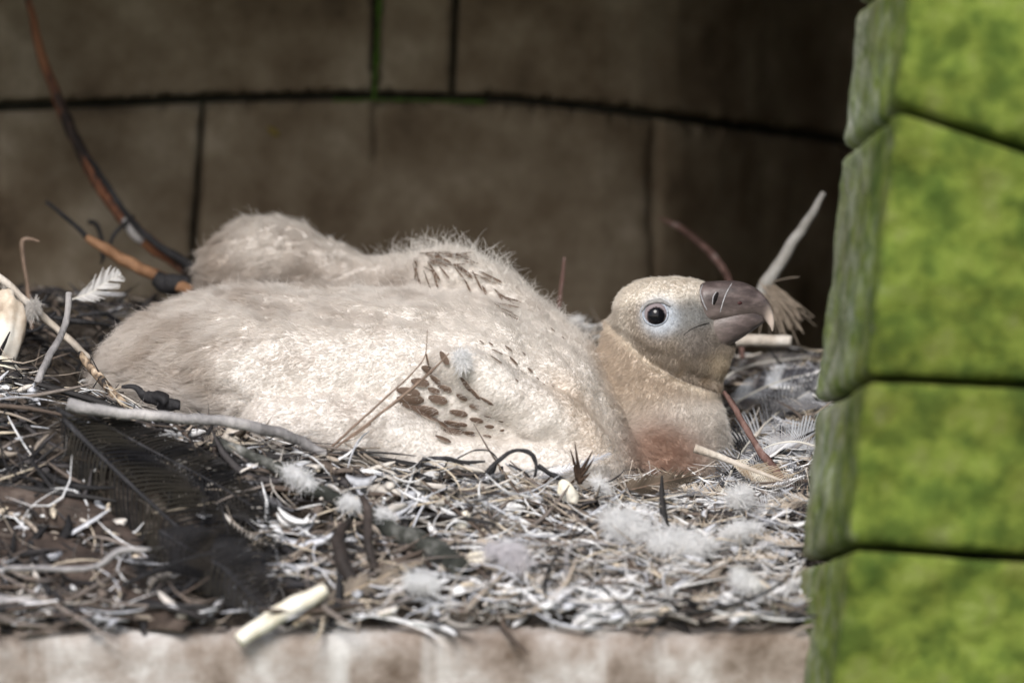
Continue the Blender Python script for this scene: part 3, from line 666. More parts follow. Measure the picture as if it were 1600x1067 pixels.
def stick(name, label, cat, pts, radii, material, n=None, k=10, rough=.25, group=None, parent=None, seed=None):
    """pts: (px,py,Y); radii in px"""
    P = np.array([at(*(p if len(p) == 3 else om(*p, .022))) for p in pts]); n = n or max(8, 6*len(P))
    Q = smooth_path(P, n); r = smooth_path(np.array(radii, float)[:, None]*U, n)[:, 0] if len(radii) == len(pts) else np.interp(np.linspace(0, 1, n), np.linspace(0, 1, len(radii)), radii)*U
    s = random.random()*50 if seed is None else seed
    Q = Q+np.array([[nz(q, 55, s), nz(q, 55, s+9), nz(q, 55, s+17)] for q in Q])*r[:, None]*.35
    V, F = tube(Q, np.maximum(r, .0001), k, noise_amp=rough, seed=s)
    if parent is not None: return mesh_obj(name, V, F, material, parent)
    c = Q[np.argmin(Q[:, 2])]; V = np.array(V)-c
    o = mesh_obj(name, V, F, material); o.location = c; tag(o, label, cat, group); return o
def feather(name, label, pts, width, col, qcol='quill', quill_r=2.0, vane_from=.25, fray=.3, gaps=.15, group=None, barbs=70, side=(1, 1), plane=None, col2=None, lift=.018):
    """rachis through pts (px,py,Y); vane of separate barbs on both sides"""
    P = smooth_path(np.array([at(*(p if len(p) == 3 else om(*p, lift))) for p in pts]), 48); T = np.gradient(P, axis=0); T /= np.linalg.norm(T, axis=1)[:, None]
    c0 = P[np.argmin(P[:, 2])]; root = empty(name, c0, label, 'feather', group)
    V, F = tube(P, np.linspace(quill_r, quill_r*.25, 48)*U, 8); mesh_obj('quill', V, F, M[qcol], root)
    pl = np.array(plane if plane is not None else (0, -1, .35), float)
    VV = []; FF = []; CC = []
    for s in (1, -1):
        ws = width*side[0 if s == 1 else 1]
        if ws <= 0: continue
        off = 0; 
        for b in range(barbs):
            u = vane_from+(1-vane_from)*(b/barbs)
            if mnoise.noise(Vector((u*9+s*3, width*.37, len(pts)+P[0][0]*7))) < -.5+gaps*1.2 and random.random() < .75: off = random.uniform(-.15, .25); continue
            i = min(46, int(u*47)); p = P[i]; t = T[i]; sdv = np.cross(t, pl); sdv /= np.linalg.norm(sdv); nn = np.cross(sdv, t)
            L = ws*U*(math.sin(math.pi*min(1, ((u-vane_from)/(1-vane_from))*.86+.14))**.6)*random.uniform(1-fray, 1+fray*.3)
            d0 = sdv*s*.75+t*(.65+off); bw = (1-vane_from)*np.linalg.norm(P[-1]-P[0])/barbs*(2.6 if max(col) < .05 else 1.9)
            cb = np.array(col)*random.uniform(.7, 1.2) if col2 is None else (lambda q: np.array(col)*(1-q)+np.array(col2)*q)(min(1, max(0, .5+1.6*mnoise.noise(Vector((u*7, s*2.1, P[0][0]*30)))+random.uniform(-.2, .2))))
            droop = random.uniform(-.2, .25)*fray; base = len(VV)
            for j in range(5):
                f = j/4; q_ = p+d0*L*f+t*L*.25*f*f+nn*(L*.12*math.sin(f*2.2)+droop*L*f*f)
                w2 = bw*(1-.55*f)*.5
                VV.append(q_-t*w2+nn*.0002); VV.append(q_+t*w2); CC += [cb, cb*.92]
            for j in range(4): FF.append((base+2*j, base+2*j+1, base+2*j+3, base+2*j+2))
    if FF: quads_mesh('vane', np.array(VV), np.array(FF), M['fibre'], root, np.clip(np.array(CC), 0, .85))
    return root
def fluff(name, label, px_, py_, Y, size, n=260, aspect=(1, .8, .8), col=(.84, .84, .85), ang=0, group=None, cat='down tuft', curl=.5):
    c = np.array(at(px_, py_, om(px_, py_, .032)[2] if Y is None else Y)); root = empty(name, c, label, cat, group)
    ax = np.array((math.cos(R(ang)), 0, -math.sin(R(ang)))); bx = np.array((math.sin(R(ang)), 0, math.cos(R(ang))))
    n = int(n*2.6); d = rng.normal(0, 1, (n, 3))
    st = (d[:, :1]*ax*aspect[0]+d[:, 2:]*bx*aspect[2]+np.array((0, 1, 0))*d[:, 1:2]*aspect[1])*size*U*.15
    sub = rng.normal(0, 1, (6, 3)); sub = (sub[:, :1]*ax*aspect[0]+sub[:, 2:]*bx*aspect[2]*.7+np.array((0, 1, 0))*sub[:, 1:2]*aspect[1])*size*U*.34
    st = st+sub[rng.integers(0, 6, n)]
    e = rng.normal(0, 1, (n, 3)); e = e[:, :1]*ax*aspect[0]+e[:, 2:]*bx*aspect[2]+np.array((0, .6, 0))*e[:, 1:2]; E = e/np.linalg.norm(e, axis=1)[:, None]
    L = size*U*rng.uniform(.12, .42, n); K = 6; P = np.empty((n, K, 3)); cu = rng.normal(0, curl*2.4, (n, 3)); cu2 = rng.normal(0, curl, (n, 3))
    for k in range(K):
        t = k/(K-1); P[:, k] = c+st+(E*t+cu*t*t*.7+cu2*math.sin(t*4)*.25+np.array((0, 0, -.25))*t*t)*L[:, None]
    cols = np.clip(np.array(col)*rng.uniform(.95, 1.03, (n, 1, 1)), 0, .95)*np.ones((n, K, 1))
    hair_obj('barbs', P, np.linspace(1, .4, K)[None, :]*.00045*rng.uniform(.6, 1.2, (n, 1)), cols, M['tuft'], root)
    V, F = tube(np.array([c-ax*size*U*.5, c, c+ax*size*U*.4]), np.array([1.2, 1.5, .6])*U, 6); mesh_obj('quill', V, F, M['quill'], root)
    return root
def chunk(name, label, cat, px_, py_, Y, lx, lz, ang, material, dy=None, seed=0, waist=0.0):
    """irregular solid lump (bone piece, shell): ellipsoid shaped with noise"""
    bm = bmesh.new(); bmesh.ops.create_icosphere(bm, subdivisions=4, radius=1); c = at(px_, py_, om(px_, py_, .008)[2] if Y is None else Y); V = []
    for v in bm.verts:
        p = v.co.copy(); w_ = 1-waist*(1-min(1, abs(p.x)*1.2)**2)
        f = 1+.22*nz(p, 1.3, seed)+.08*nz(p, 3.5, seed+4)
        q = Vector((p.x*lx, p.y*(dy or lz)*w_, p.z*lz*w_))*f*U
        a = R(ang); V.append((q.x*math.cos(a)+q.z*math.sin(a), q.y, -q.x*math.sin(a)+q.z*math.cos(a)))
    F = [tuple(v.index for v in f.verts) for f in bm.faces]; bm.free()
    o = mesh_obj(name, V, F, material); o.location = c; return tag(o, label, cat)

# --- twigs at the left
tw = empty('forked_twig', at(300, 440, .28), 'tall burnt red and black twig leaning against the dark wall', 'twig')
stick('stem', None, None, [(35, -60, .42), (47, 10, .42), (70, 100, .41), (105, 190, .40), (150, 280, .37), (205, 350, .34), (260, 400, .31), (330, 445, .28)], [5, 6, 8, 9.5, 11, 13, 12, 10], M['bark_burnt'], 60, parent=tw, seed=3)
stick('side_branch', None, None, [(122, 228, .39), (150, 262, .355), (195, 330, .33), (235, 375, .30), (290, 410, .28), (330, 440, .26)], [3, 4.5, 5, 6, 8, 9], M['bark_black'], 40, parent=tw, seed=4)
stick('side_twig', None, None, [(210, 338, .33), (182, 362, .31), (170, 385, .30), (158, 412, .29)], [3, 3.5, 3, 2.5], M['bark_black'], 24, parent=tw, seed=5)
stick('knot', None, None, [(196, 340, .33), (212, 362, .325), (228, 378, .32)], [8, 11, 8], M['bark_grey'], 16, parent=tw, seed=6)
ot = empty('bare_branch', at(260, 440, .22), 'peeled orange branch with a black tip beside the tall burnt twig', 'branch')
stick('stem', None, None, [(135, 372, .26), (175, 395, .25), (220, 420, .24), (262, 440, .22), (300, 455, .2)], [6, 9.5, 10, 11, 9], M['bark_orange'], 40, parent=ot, seed=7)
stick('tip', None, None, [(73, 316, .30), (100, 338, .28), (122, 358, .27), (142, 376, .26)], [3, 4, 4.5, 5], M['bark_black'], 20, parent=ot, seed=8)
stick('knot', None, None, [(245, 432, .225), (275, 445, .215), (300, 452, .21)], [13, 17, 12], M['bark_black'], 14, parent=ot, seed=9)
stick('curled_twig', 'short black curled twig behind the orange branch', 'twig', [(138, 346, .33), (150, 350, .33), (158, 372, .33), (160, 402, .32)], [4, 4, 3.5, 3], M['bark_black'])
stick('dry_stalk', 'thin dry brown stalk with a bent frayed top at left', 'stalk', [(62, 378, .12), (40, 374, .12), (34, 385, .12), (40, 430, .12), (46, 470, .12), (50, 520, .10)], [2, 4, 4.5, 3.5, 4, 3], M['stem'], 40)
stick('white_root', 'bent whitish root curving down the left side', 'root', [(108, 458, -.02), (106, 490, -.03), (95, 525, -.05), (78, 555, -.07), (56, 605, -.10), (42, 680, -.14), (28, 760, -.19), (22, 850, -.26)], [5, 5, 5.5, 6, 6, 6.5, 6, 5], M['bark_grey'], 60)
stick('cane_stick', 'straight pale cane sticking out above the left rim', 'stick', [(-30, 408, .02), (40, 470, .02), (90, 515, .02), (140, 560, .01)], [6, 6, 5.5, 5], M['cane'], 30)
stick('flaky_twig', 'short twig with flaking pale bark beside the chick tail', 'twig', [(125, 553, -.04), (150, 585, -.06), (175, 612, -.08), (205, 645, -.10)], [5, 7, 6.5, 5], M['bark_pale'], 30)
stick('grey_stick', 'long grey stick lying in front of the chick tail', 'stick', [(105, 632, -.25), (160, 641, -.25), (260, 652, -.245), (345, 658, -.24), (420, 672, -.23), (470, 690, -.22), (508, 708, -.215)], [10, 9, 8, 8.5, 9, 8, 7], M['bark_grey'], 60)
stick('dead_leaf_sprig', 'dark withered leaf sprig against the tail down', 'sprig', [(190, 604, -.12), (212, 606, -.12), (228, 620, -.12), (250, 622, -.13), (262, 632, -.13), (282, 634, -.13)], [3, 4, 8, 10, 11, 7], M['bark_black'], 40, rough=.9)
st = empty('grass_stems', at(505, 708, -.2), 'pair of thin dry grass stems crossing the folded wing', 'grass stem')
stick('stem', None, None, [(498, 716, -.2), (560, 660, -.19), (615, 610, -.18), (645, 582, -.18), (664, 556, -.175), (668, 515, -.17)], [2.2, 1.8, 1.5, 1.2, .9, .5], M['stem'], 40, k=6, parent=st)
stick('stem', None, None, [(500, 718, -.2), (560, 672, -.195), (625, 622, -.19), (680, 574, -.19), (702, 552, -.19)], [1.8, 1.8, 2.6, 1.8, 1], M['stem'], 40, k=6, parent=st)
stick('stem', None, None, [(540, 690, -.2), (580, 662, -.2)], [1, 1.6], M['stem'], 10, k=6, parent=st)
stick('upright_twig', 'small purplish twig standing behind the chick shoulder', 'twig', [(882, 402, .2), (879, 430, .2), (876, 455, .2), (872, 490, .2), (866, 540, .2)], [2, 3, 3, 3.5, 3], M['bark_red'], 24)
stick('looped_root', 'dark thin root arching on the wall behind the head', 'root', [(1030, 340, .44), (1060, 355, .42), (1100, 385, .38), (1130, 420, .34), (1150, 470, .28), (1160, 560, .22)], [2, 5, 6, 6, 5, 4], M['bark_red'], 40)  # solid twig put where twig shadows lie on the wall
stick('pale_stick', 'pale smooth stick lying behind the beak', 'stick', [(1080, 531, .16), (1130, 533, .16), (1180, 532, .16), (1236, 533, .16)], [10, 10, 10, 9], M['cane'], 24, rough=.08)
stick('red_twig', 'thin reddish twig leaning to the right of the neck', 'twig', [(1131, 612, -.06), (1150, 642, -.07), (1178, 690, -.09), (1205, 728, -.11), (1240, 765, -.14), (1285, 806, -.17)], [3.5, 4.5, 5, 6.5, 5, 5], M['bark_red'], 50, rough=.4)
stick('mossy_stick', 'dark stick with white droppings slanting through the nest front', 'stick', [(335, 688), (400, 715), (470, 752), (545, 790), (620, 832), (680, 862), (722, 892)], [7, 9, 10, 12, 15, 19, 17], mat('mossy_dark_bark', [(.34, (.012, .014, .012)), (.5, (.04, .042, .036)), (.6, (.15, .15, .14)), (.7, (.66, .66, .66))], scale=22, bump=.8, rough=.9), 60)
stick('curved_stem', 'dark brown strap-like stem bending over the nest front', 'stem', [(566, 775, -.33), (574, 800, -.345), (576, 850, -.37), (586, 890, -.38)], [5, 7, 7, 6], M['stem_dark'], 24, rough=.05)
stick('curved_stem', 'broad dark stem curling beneath the white tufts', 'stem', [(545, 815, -.33), (528, 835, -.36), (533, 870, -.385), (555, 915, -.40)], [5, 9, 11, 9], M['stem_dark'], 24, rough=.05)
stick('pale_fork', 'small forked pale twig on the nest right of centre', 'twig', [(1010, 846), (960, 850), (930, 848), (902, 852), (886, 862), (886, 905)], [3, 4, 3.5, 5, 4.5, 5], M['bark_grey'], 36)
# heather sprigs in front of the wing
hs = empty('heather_sprig', at(760, 760, -.2), 'wiry black heather sprig looping in front of the wing', 'sprig')
for i, (pts, rr) in enumerate([([(655, 735, -.2), (658, 722, -.2), (675, 715, -.2), (700, 717, -.2), (730, 722, -.2), (758, 721, -.2)], [3, 3.5, 3, 3, 3, 2]), ([(698, 716, -.2), (725, 728, -.2), (742, 745, -.2)], [2, 2, 1.5]), ([(715, 716, -.2), (740, 704, -.2), (765, 705, -.2), (780, 720, -.2)], [1.2, 1.2, 1.2, 1]), ([(757, 747, -.21), (770, 728, -.21), (795, 708, -.21), (815, 704, -.21), (832, 710, -.21), (838, 725, -.21), (836, 745, -.21)], [3.5, 3.5, 3.5, 4, 4, 3, 2.5]), ([(840, 728, -.2), (858, 738, -.2), (880, 750, -.2), (900, 765, -.2)], [3.5, 3.5, 3.5, 3]), ([(775, 725, -.2), (768, 745, -.2), (770, 765, -.2)], [3, 3, 2.5]), ([(783, 728, -.2), (788, 750, -.2), (800, 768, -.2)], [3.5, 3, 2.5]), ([(795, 725, -.2), (820, 738, -.2), (832, 752, -.2)], [1.5, 1.5, 1.2]), ([(700, 718, -.2), (690, 740, -.2), (672, 775, -.21)], [1.8, 1.8, 1.5]), ([(790, 740, -.2), (808, 765, -.2)], [1.3, 1]), ([(612, 738, -.22), (640, 742, -.22), (675, 750, -.22)], [6, 7, 5])]):
    stick('stem', None, None, pts, rr, M['bark_black'], 22, k=7, rough=.6, parent=hs, seed=i*2.3)
sp = empty('spiky_sprig', at(903, 750, -.19), 'small dark spiky sprig standing before the folded wing', 'sprig')
for a, b in [((905, 755), (898, 690)), ((903, 750), (891, 702)), ((905, 740), (926, 704)), ((904, 748), (928, 716)), ((906, 752), (922, 738)), ((905, 756), (903, 715)), ((880, 770), (900, 745)), ((800, 765), (822, 742)), ((838, 768), (862, 742))]:
    stick('spine', None, None, [(a[0], a[1], -.19), ((a[0]+b[0])/2+1, (a[1]+b[1])/2, -.192), (b[0], b[1], -.195)], [4, 2.4, .5], mat('spine_brown', [(.3, (.02, .013, .01)), (.7, (.07, .045, .03))], scale=90) if a == (905, 755) else bpy.data.materials['spine_brown'], 8, k=6, rough=.1, parent=sp)
# --- bones, quills
q = stick('cut_quill', 'thick white hollow quill lying on the ledge edge', 'quill', [(372, 1000, -.47), (420, 968, -.46), (470, 940, -.45), (508, 922, -.44)], [11, 13, 13.5, 10], M['bone'], 24, rough=.03)
fq = empty('standing_quill', at(1195, 470, .2), 'bare grey feather quill standing up behind the beak', 'quill')
stick('shaft', None, None, [(1287, 302, .22), (1262, 345, .215), (1230, 392, .21), (1205, 432, .205), (1190, 462, .2)], [5, 8, 10, 11, 13], mat('weathered_quill', [(.3, (.20, .19, .17)), (.7, (.40, .39, .37))], scale=40, rough=.5), 30, rough=.03, parent=fq)  # shade put into the shaft colour, since the sun strikes it here
nfr = 160; c = np.array(at(1198, 450, .2)); Pf = np.empty((nfr, 5, 3))
dr = np.array((.55, -.1, -.75))+rng.normal(0, .3, (nfr, 3)); bs = c+rng.normal(0, 6*U, (nfr, 3)); Lf = rng.uniform(30, 70, nfr)*U
for k in range(5): Pf[:, k] = bs+dr*(Lf*k/4)[:, None]+np.array((0, 0, -.004))*(k/4)**2
hair_obj('frayed_barbs', Pf, np.full((nfr, 5), .0004), np.ones((nfr, 5, 3))*np.array((.36, .30, .24)), M['fibre'], fq)
chunk('bone_piece', 'cream bone fragment beside the spiky sprig', 'bone', 888, 772, -.225, 22, 13, 55, M['bone'], seed=1)
chunk('bone_knuckle', 'small white knuckle bone upright on the nest', 'bone', 722, 818, None, 20, 12, -65, M['bone'], seed=2, waist=.25)
chunk('bone_chunk', 'yellowish bone lump right of the dark slanting stick', 'bone', 746, 880, None, 22, 18, 10, M['bone'], seed=3)
chunk('shell_piece', 'large cream and brown shell-like piece at the left edge', 'shell', 2, 525, .0, 34, 75, 14, mat('shell', [(.35, (.10, .06, .04)), (.48, (.55, .46, .36)), (.6, (.80, .77, .70))], scale=12, rough=.45), dy=26, seed=4)
chunk('pale_husk', 'smooth pale husk below the shell-like piece at left', 'husk', 8, 590, -.03, 34, 26, 50, M['bone'], dy=20, seed=5)
tan = chunk('wood_block', 'small square tan wood chip under the grey stick', 'wood chip', 363, 686, -.19, 15, 19, 3, M['cane'], seed=8)
# --- feathers
feather('black_feather', 'large glossy black feather across the dark left front', [(100, 655), (160, 715), (240, 790), (330, 870), (425, 960)], 78, (.010, .010, .012), 'bark_black', 5, .02, .3, .06, barbs=300, col2=(.028, .025, .02), lift=.024)
feather('black_feather', 'upper black feather lying along the grey stick', [(90, 640), (180, 690), (270, 735), (360, 790), (440, 870)], 60, (.012, .011, .012), 'bark_black', 5, .02, .3, .06, barbs=300, col2=(.03, .027, .022), lift=.018)
feather('black_feather', 'black feather with bluish sheen near the ledge', [(250, 830), (300, 860), (370, 900), (440, 955)], 62, (.010, .010, .011), 'bark_black', 4, .02, .3, .06, barbs=240, col2=(.035, .034, .036), lift=.026)
feather('black_feather', 'short black feather tucked under the upper black feather', [(140, 650), (230, 700), (330, 752), (430, 812)], 46, (.011, .011, .012), 'bark_black', 3, .02, .35, .08, barbs=220, col2=(.03, .027, .024), lift=.03)
feather('black_feather', 'black feather crossing the others towards the white quill', [(190, 915), (270, 880), (350, 862), (440, 870)], 48, (.010, .010, .011), 'bark_black', 3, .02, .35, .08, barbs=220, col2=(.04, .034, .028), lift=.03)
feather('brown_feather', 'frayed grey-brown feather beside the white quill', [(460, 975), (520, 940), (590, 905), (665, 870)], 26, (.30, .25, .20), 'straw', 3, .05, .3, .1, barbs=60, col2=(.14, .12, .10))
feather('brown_feather', 'dark brown feather tip under the pink crop', [(940, 775, -.19), (990, 764, -.185), (1040, 752, -.175), (1092, 740, -.165)], 22, (.16, .125, .095), 'stem', 1.6, .02, .2, .05, barbs=60, col2=(.05, .04, .03))
for pts, wd, c1, c2, lf, lb_ in [
    ([(1128, 770), (1160, 705), (1215, 645), (1300, 590)], 52, (.52, .53, .56), (.05, .05, .055), .022, 'long silvery grey feather fanned right of the neck'),
    ([(1120, 650), (1180, 612), (1240, 590), (1320, 578)], 34, (.74, .77, .82), (.10, .10, .12), .02, 'bluish white feather lying deepest at the right'),
    ([(1140, 800), (1190, 735), (1250, 690), (1330, 660)], 46, (.05, .05, .055), (.55, .57, .60), .016, 'dark streaked feather beneath the silvery feather'),
    ([(1165, 830), (1210, 790), (1260, 760), (1330, 745)], 36, (.66, .66, .68), (.22, .20, .18), .016, 'whitish frayed feather low beside the mossy pillar'),
    ([(1120, 600), (1150, 580), (1200, 565), (1290, 556)], 20, (.07, .06, .06), (.30, .29, .29), .02, 'narrow dark feather under the pale stick'),
    ([(1285, 700), (1240, 690), (1195, 700), (1150, 735)], 24, (.74, .75, .78), (.40, .40, .42), .03, 'small curled white feather over the red twig')]:
    feather('grey_feather', lb_, pts, wd, c1, 'quill', 2.4, .06, .28, .12, barbs=100, col2=c2, lift=lf)
feather('frayed_quill_feather', 'cream quill with frayed barbs pointing at the crop', [(1085, 700, -.12), (1120, 712, -.12), (1160, 728, -.125), (1205, 745, -.13), (1260, 765, -.135)], 26, (.45, .36, .26), 'cane', 7, .42, .5, .15, barbs=70, col2=(.70, .64, .54))
feather('small_down_feather', 'small white downy feather caught on twigs at left', [(112, 468, .1), (140, 458, .1), (165, 442, .1), (190, 428, .1)], 26, (.55, .54, .53), 'quill', 1.3, .1, .5, .2, barbs=40)
# --- brown dead leaves bottom left
def leaf_sheet(name, label, pts, widths, material, cup=.75):
    P = smooth_path(np.array([at(*(p if len(p) == 3 else om(*p, .02))) for p in pts]), 26); W = np.interp(np.linspace(0, 1, 26), np.linspace(0, 1, len(widths)), widths)*U; T = np.gradient(P, axis=0); V = []; F = []
    for i in range(26):
        t = T[i]/np.linalg.norm(T[i]); s = np.cross(t, (0, -.75, .65)); s /= np.linalg.norm(s); nn = np.cross(s, t)
        if nn[1] > 0: nn = -nn
        for j in range(15):
            f = (j-7)/7; V.append(P[i]+s*f*W[i]*(1+.08*nz(P[i], 30, f))+nn*(-cup*W[i]*f*f+.05*W[i]*math.cos(f*22)+.16*W[i]*nz((P[i]+s*f*W[i]), 26, 2)))
    V = np.array(V); c = V[np.argmin(V[:, 2])]
    for i in range(25):
        for j in range(14): a = i*15+j; F.append((a, a+1, a+16, a+15))
    o = mesh_obj(name, V-c, F, material); o.location = c
    md = o.modifiers.new('thick', 'SOLIDIFY'); md.thickness = .0012
    return tag(o, label, 'leaf')
M['leaf'] = mat('dead_leaf', [(.3, (.022, .017, .014)), (.55, (.06, .044, .036)), (.75, (.15, .12, .10))], scale=30, rough=.75, bump=.5, bscale=90, stretch=(1, 1, 2))
leaf_sheet('dead_leaf', 'broad brown withered leaf in the bottom left corner', [(-60, 830), (60, 860), (160, 900), (290, 975)], [55, 70, 60, 10], M['leaf'])
leaf_sheet('dead_leaf', 'folded greyish brown leaf above the broad brown leaf', [(-40, 760), (50, 775), (140, 800), (220, 850)], [20, 38, 32, 8], M['leaf'])
stick('twig_on_leaf', 'thin grey twig lying across the brown leaf', 'twig', [(10, 886, -.42), (90, 889, -.42), (150, 885, -.42), (185, 862, -.415), (235, 858, -.41)], [4, 4.5, 4, 5, 3], M['bark_grey'], 30)
stick('pale_twig', 'whitish twig at the ledge in the bottom left corner', 'twig', [(-20, 935, -.42), (50, 948, -.425), (120, 965, -.43), (198, 988, -.435)], [9, 10, 8, 6], M['bark_grey'], 30)
# --- white down tufts
G_ = 'white down tufts scattered on the nest'
for px_, py_, Y, s, asp, an, lb_ in [
    (545, 787, None, 24, (1.2, .7, .55), 12, 'white down tuft left of the dark strap-like stem'),
    (604, 806, None, 20, (.9, .7, .7), 30, 'white down tuft right of the dark strap-like stem'),
    (662, 908, None, 30, (1.2, .7, .5), 10, 'soft white tuft above the ledge right of the white quill'),
    (500, 978, -.43, 17, (.8, .8, .9), 0, 'small white tuft on the ledge by the quill end'),
    (720, 562, -.165, 24, (.55, .4, 1.1), -10, 'pointed white down tuft stuck on the folded wing'),
    (1157, 776, None, 32, (.9, .8, .8), 0, 'fluffy white tuft right of the pink crop'),
    (985, 822, None, 50, (1.5, .6, .45), 25, 'long white matted tuft below the pink crop'),
    (1080, 850, None, 46, (1.6, .6, .35), 4, 'thin trailing white tuft under the fluffy round tuft'),
    (1150, 828, None, 30, (1.2, .7, .6), -8, 'pinkish white tuft near the mossy pillar'),
    (800, 870, None, 36, (1.1, .7, .7), 20, 'lilac white matted fluff at the nest centre'),
    (470, 745, None, 30, (1.4, .6, .4), 28, 'white streak of down on the dark slanting stick'),
    (940, 762, -.2, 22, (1.1, .6, .6), 40, 'white fluff between bone fragment and brown feather tip'),
    (52, 480, .0, 20, (.6, .6, 1.1), 0, 'dingy down clump on the pale cane at left'),
    (900, 500, .2, 14, (.9, .7, .7), 0, 'bluish fluff bit behind the shoulder'),
    (1165, 905, None, 30, (1.3, .6, .5), 40, 'white matted tuft near the ledge at right')]:
    fluff('down_tuft', lb_, px_, py_, Y, s*.82, n=int(34*s), aspect=asp, ang=an, group=G_, col=(.80, .78, .80) if 'lilac' in lb_ else (.72, .70, .68) if 'dingy' in lb_ else (.93, .93, .93))
# small dead leaf on the wall
lw = chunk('dry_leaf', 'tiny yellowish dry leaf stuck on the dark wall', 'leaf', 427, 206, wall_y(427)-.004, 12, 6, 40, mat('yellow_leaf', [(.3, (.10, .07, .02)), (.7, (.22, .17, .05))], scale=60), dy=3, seed=6)

# ------------------------------------------------------------------ nest litter: straw, strips, fibres (uncountable)
def litter(name, n, zone, len_px, wid_px, palette, flat=.35, segs=6, lift=(.0, .012), bend=.5, tilt=.25):
    x0, x1, y0, y1 = zone
    X = rng.uniform(x0, x1, n); Y = rng.uniform(y0, y1, n); Z = mound_z(X, Y)+rng.uniform(*lift, n)
    px_, py_ = topx(np.stack([X, Y, Z], -1))
    ab = np.array((325., 300.)); tt = np.clip(((px_-100)*ab[0]+(py_-655)*ab[1])/(ab@ab), 0, 1)
    dist = np.hypot(px_-100-ab[0]*tt, py_-655-ab[1]*tt)
    kp = (dist > 62) | (rng.random(n) < .13)
    X, Y, Z, px_, py_ = X[kp], Y[kp], Z[kp], px_[kp], py_[kp]; n = len(X)
    L = rng.uniform(*len_px, n)*U; Wd = rng.uniform(*wid_px, n)*U
    an = np.where(rng.random(n) < .7, rng.normal(0, .5, n), rng.uniform(-1.57, 1.57, n))
    e = .004; sx = (mound_z(X+e, Y)-mound_z(X-e, Y))/(2*e); sy = (mound_z(X, Y+e)-mound_z(X, Y-e))/(2*e)
    d = np.stack([np.cos(an), np.sin(an), sx*np.cos(an)+sy*np.sin(an)+rng.normal(0, tilt, n)], -1); d /= np.linalg.norm(d, axis=1)[:, None]
    nn = np.stack([-sx, -sy, np.ones(n)], -1)+rng.normal(0, .35, (n, 3)); b = np.cross(nn, d); b /= np.linalg.norm(b, axis=1)[:, None]; nn = np.cross(d, b)
    C = palette(px_, py_, n); V = np.empty((n, segs, 4, 3)); c0 = np.stack([X, Y, Z], -1)
    kb = rng.normal(0, bend, n); kn = rng.normal(0, bend*.5, n)
    for s in range(segs):
        t = s/(segs-1)-.5; p = c0+d*(L*t)[:, None]+b*(kb*L*t*t)[:, None]+nn*(kn*L*t*t)[:, None]
        w_ = Wd*(1-.75*(abs(t)*2)**2.5)*.5
        for j, (cb, cn) in enumerate(((1, 0), (0, flat), (-1, 0), (0, -flat))): V[:, s, j] = p+b*(w_*cb)[:, None]+nn*(w_*cn)[:, None]
    base = (np.arange(n)*segs*4)[:, None, None]; s_ = np.arange(segs-1)[None, :, None]*4; j_ = np.arange(4)[None, None, :]
    F = np.stack([base+s_+j_, base+s_+(j_+1) % 4, base+s_+4+(j_+1) % 4, base+s_+4+j_], -1).reshape(-1, 4)
    cols = np.repeat(C, segs*4, 0)
    o = quads_mesh(name, V.reshape(-1, 3), F, M['litter'], nest, cols); o['kind'] = 'stuff'; return o
PAL = np.array([(.80, .80, .80), (.56, .52, .47), (.33, .28, .23), (.15, .12, .10), (.05, .045, .045), (.48, .49, .52), (.58, .50, .39), (.018, .017, .018)])
def pal_main(px_, py_, n):
    dark = sstep(560, 330, px_-(py_-800)*.15)*sstep(600, 680, py_)
    back = sstep(520, 500, py_)
    wts = np.stack([1.5-1.2*dark, 1.3-1.0*dark, 1.1-.5*dark, .8+.3*dark, .5+1.2*dark, 1.1-.8*dark, .9-.6*dark, .35+2.0*dark], 1)
    pt = np.array([mnoise.noise(Vector((a/75, b/40, 3.3))) for a, b in zip(px_, py_)])[:, None]
    wts = wts*np.exp(pt*np.array((4.5, 1.6, -1, -3., -4.0, 3.0, .4, -4.4)))
    wts = np.maximum(wts, .02); bk = np.clip((py_ < 600)*(px_ < 500), 0, 1)[:, None]; wts = wts*(1-bk)+bk*np.array((.12, .15, .4, 1, 1.6, .2, .15, 1.6))
    cs = np.cumsum(wts, 1); r = rng.random(n)[:, None]*cs[:, -1:]; i = (r > cs).sum(1)
    return np.clip(PAL[i]*rng.uniform(.75, 1.25, (n, 1)), 0, .8)
ZN = (-.62, .40, -.452, -.05)
litter('straw_litter', 1000, ZN, (50, 160), (5, 18), pal_main, lift=(0, .016))
litter('chip_litter', 1200, ZN, (14, 60), (6, 24), pal_main, flat=.5, lift=(.002, .02))
litter('stalk_litter', 1500, ZN, (40, 130), (1.6, 4.5), pal_main, flat=.8, lift=(.006, .026), bend=.9)
litter('twig_litter', 230, ZN, (90, 280), (4, 12), lambda a, b, n: np.array([(.03, .028, .028), (.10, .075, .06), (.20, .17, .15)])[rng.choice(3, n)], flat=.9, segs=8, lift=(.008, .02), bend=.35, tilt=.10)
litter('fleck_litter', 2400, ZN, (4, 14), (3, 8), pal_main, flat=.6, segs=4, lift=(.004, .022))
litter('rim_litter', 1500, (-.7, .40, -.05, .42), (25, 110), (3, 11), pal_main, flat=.6, lift=(0, .02), bend=.8, tilt=.35)
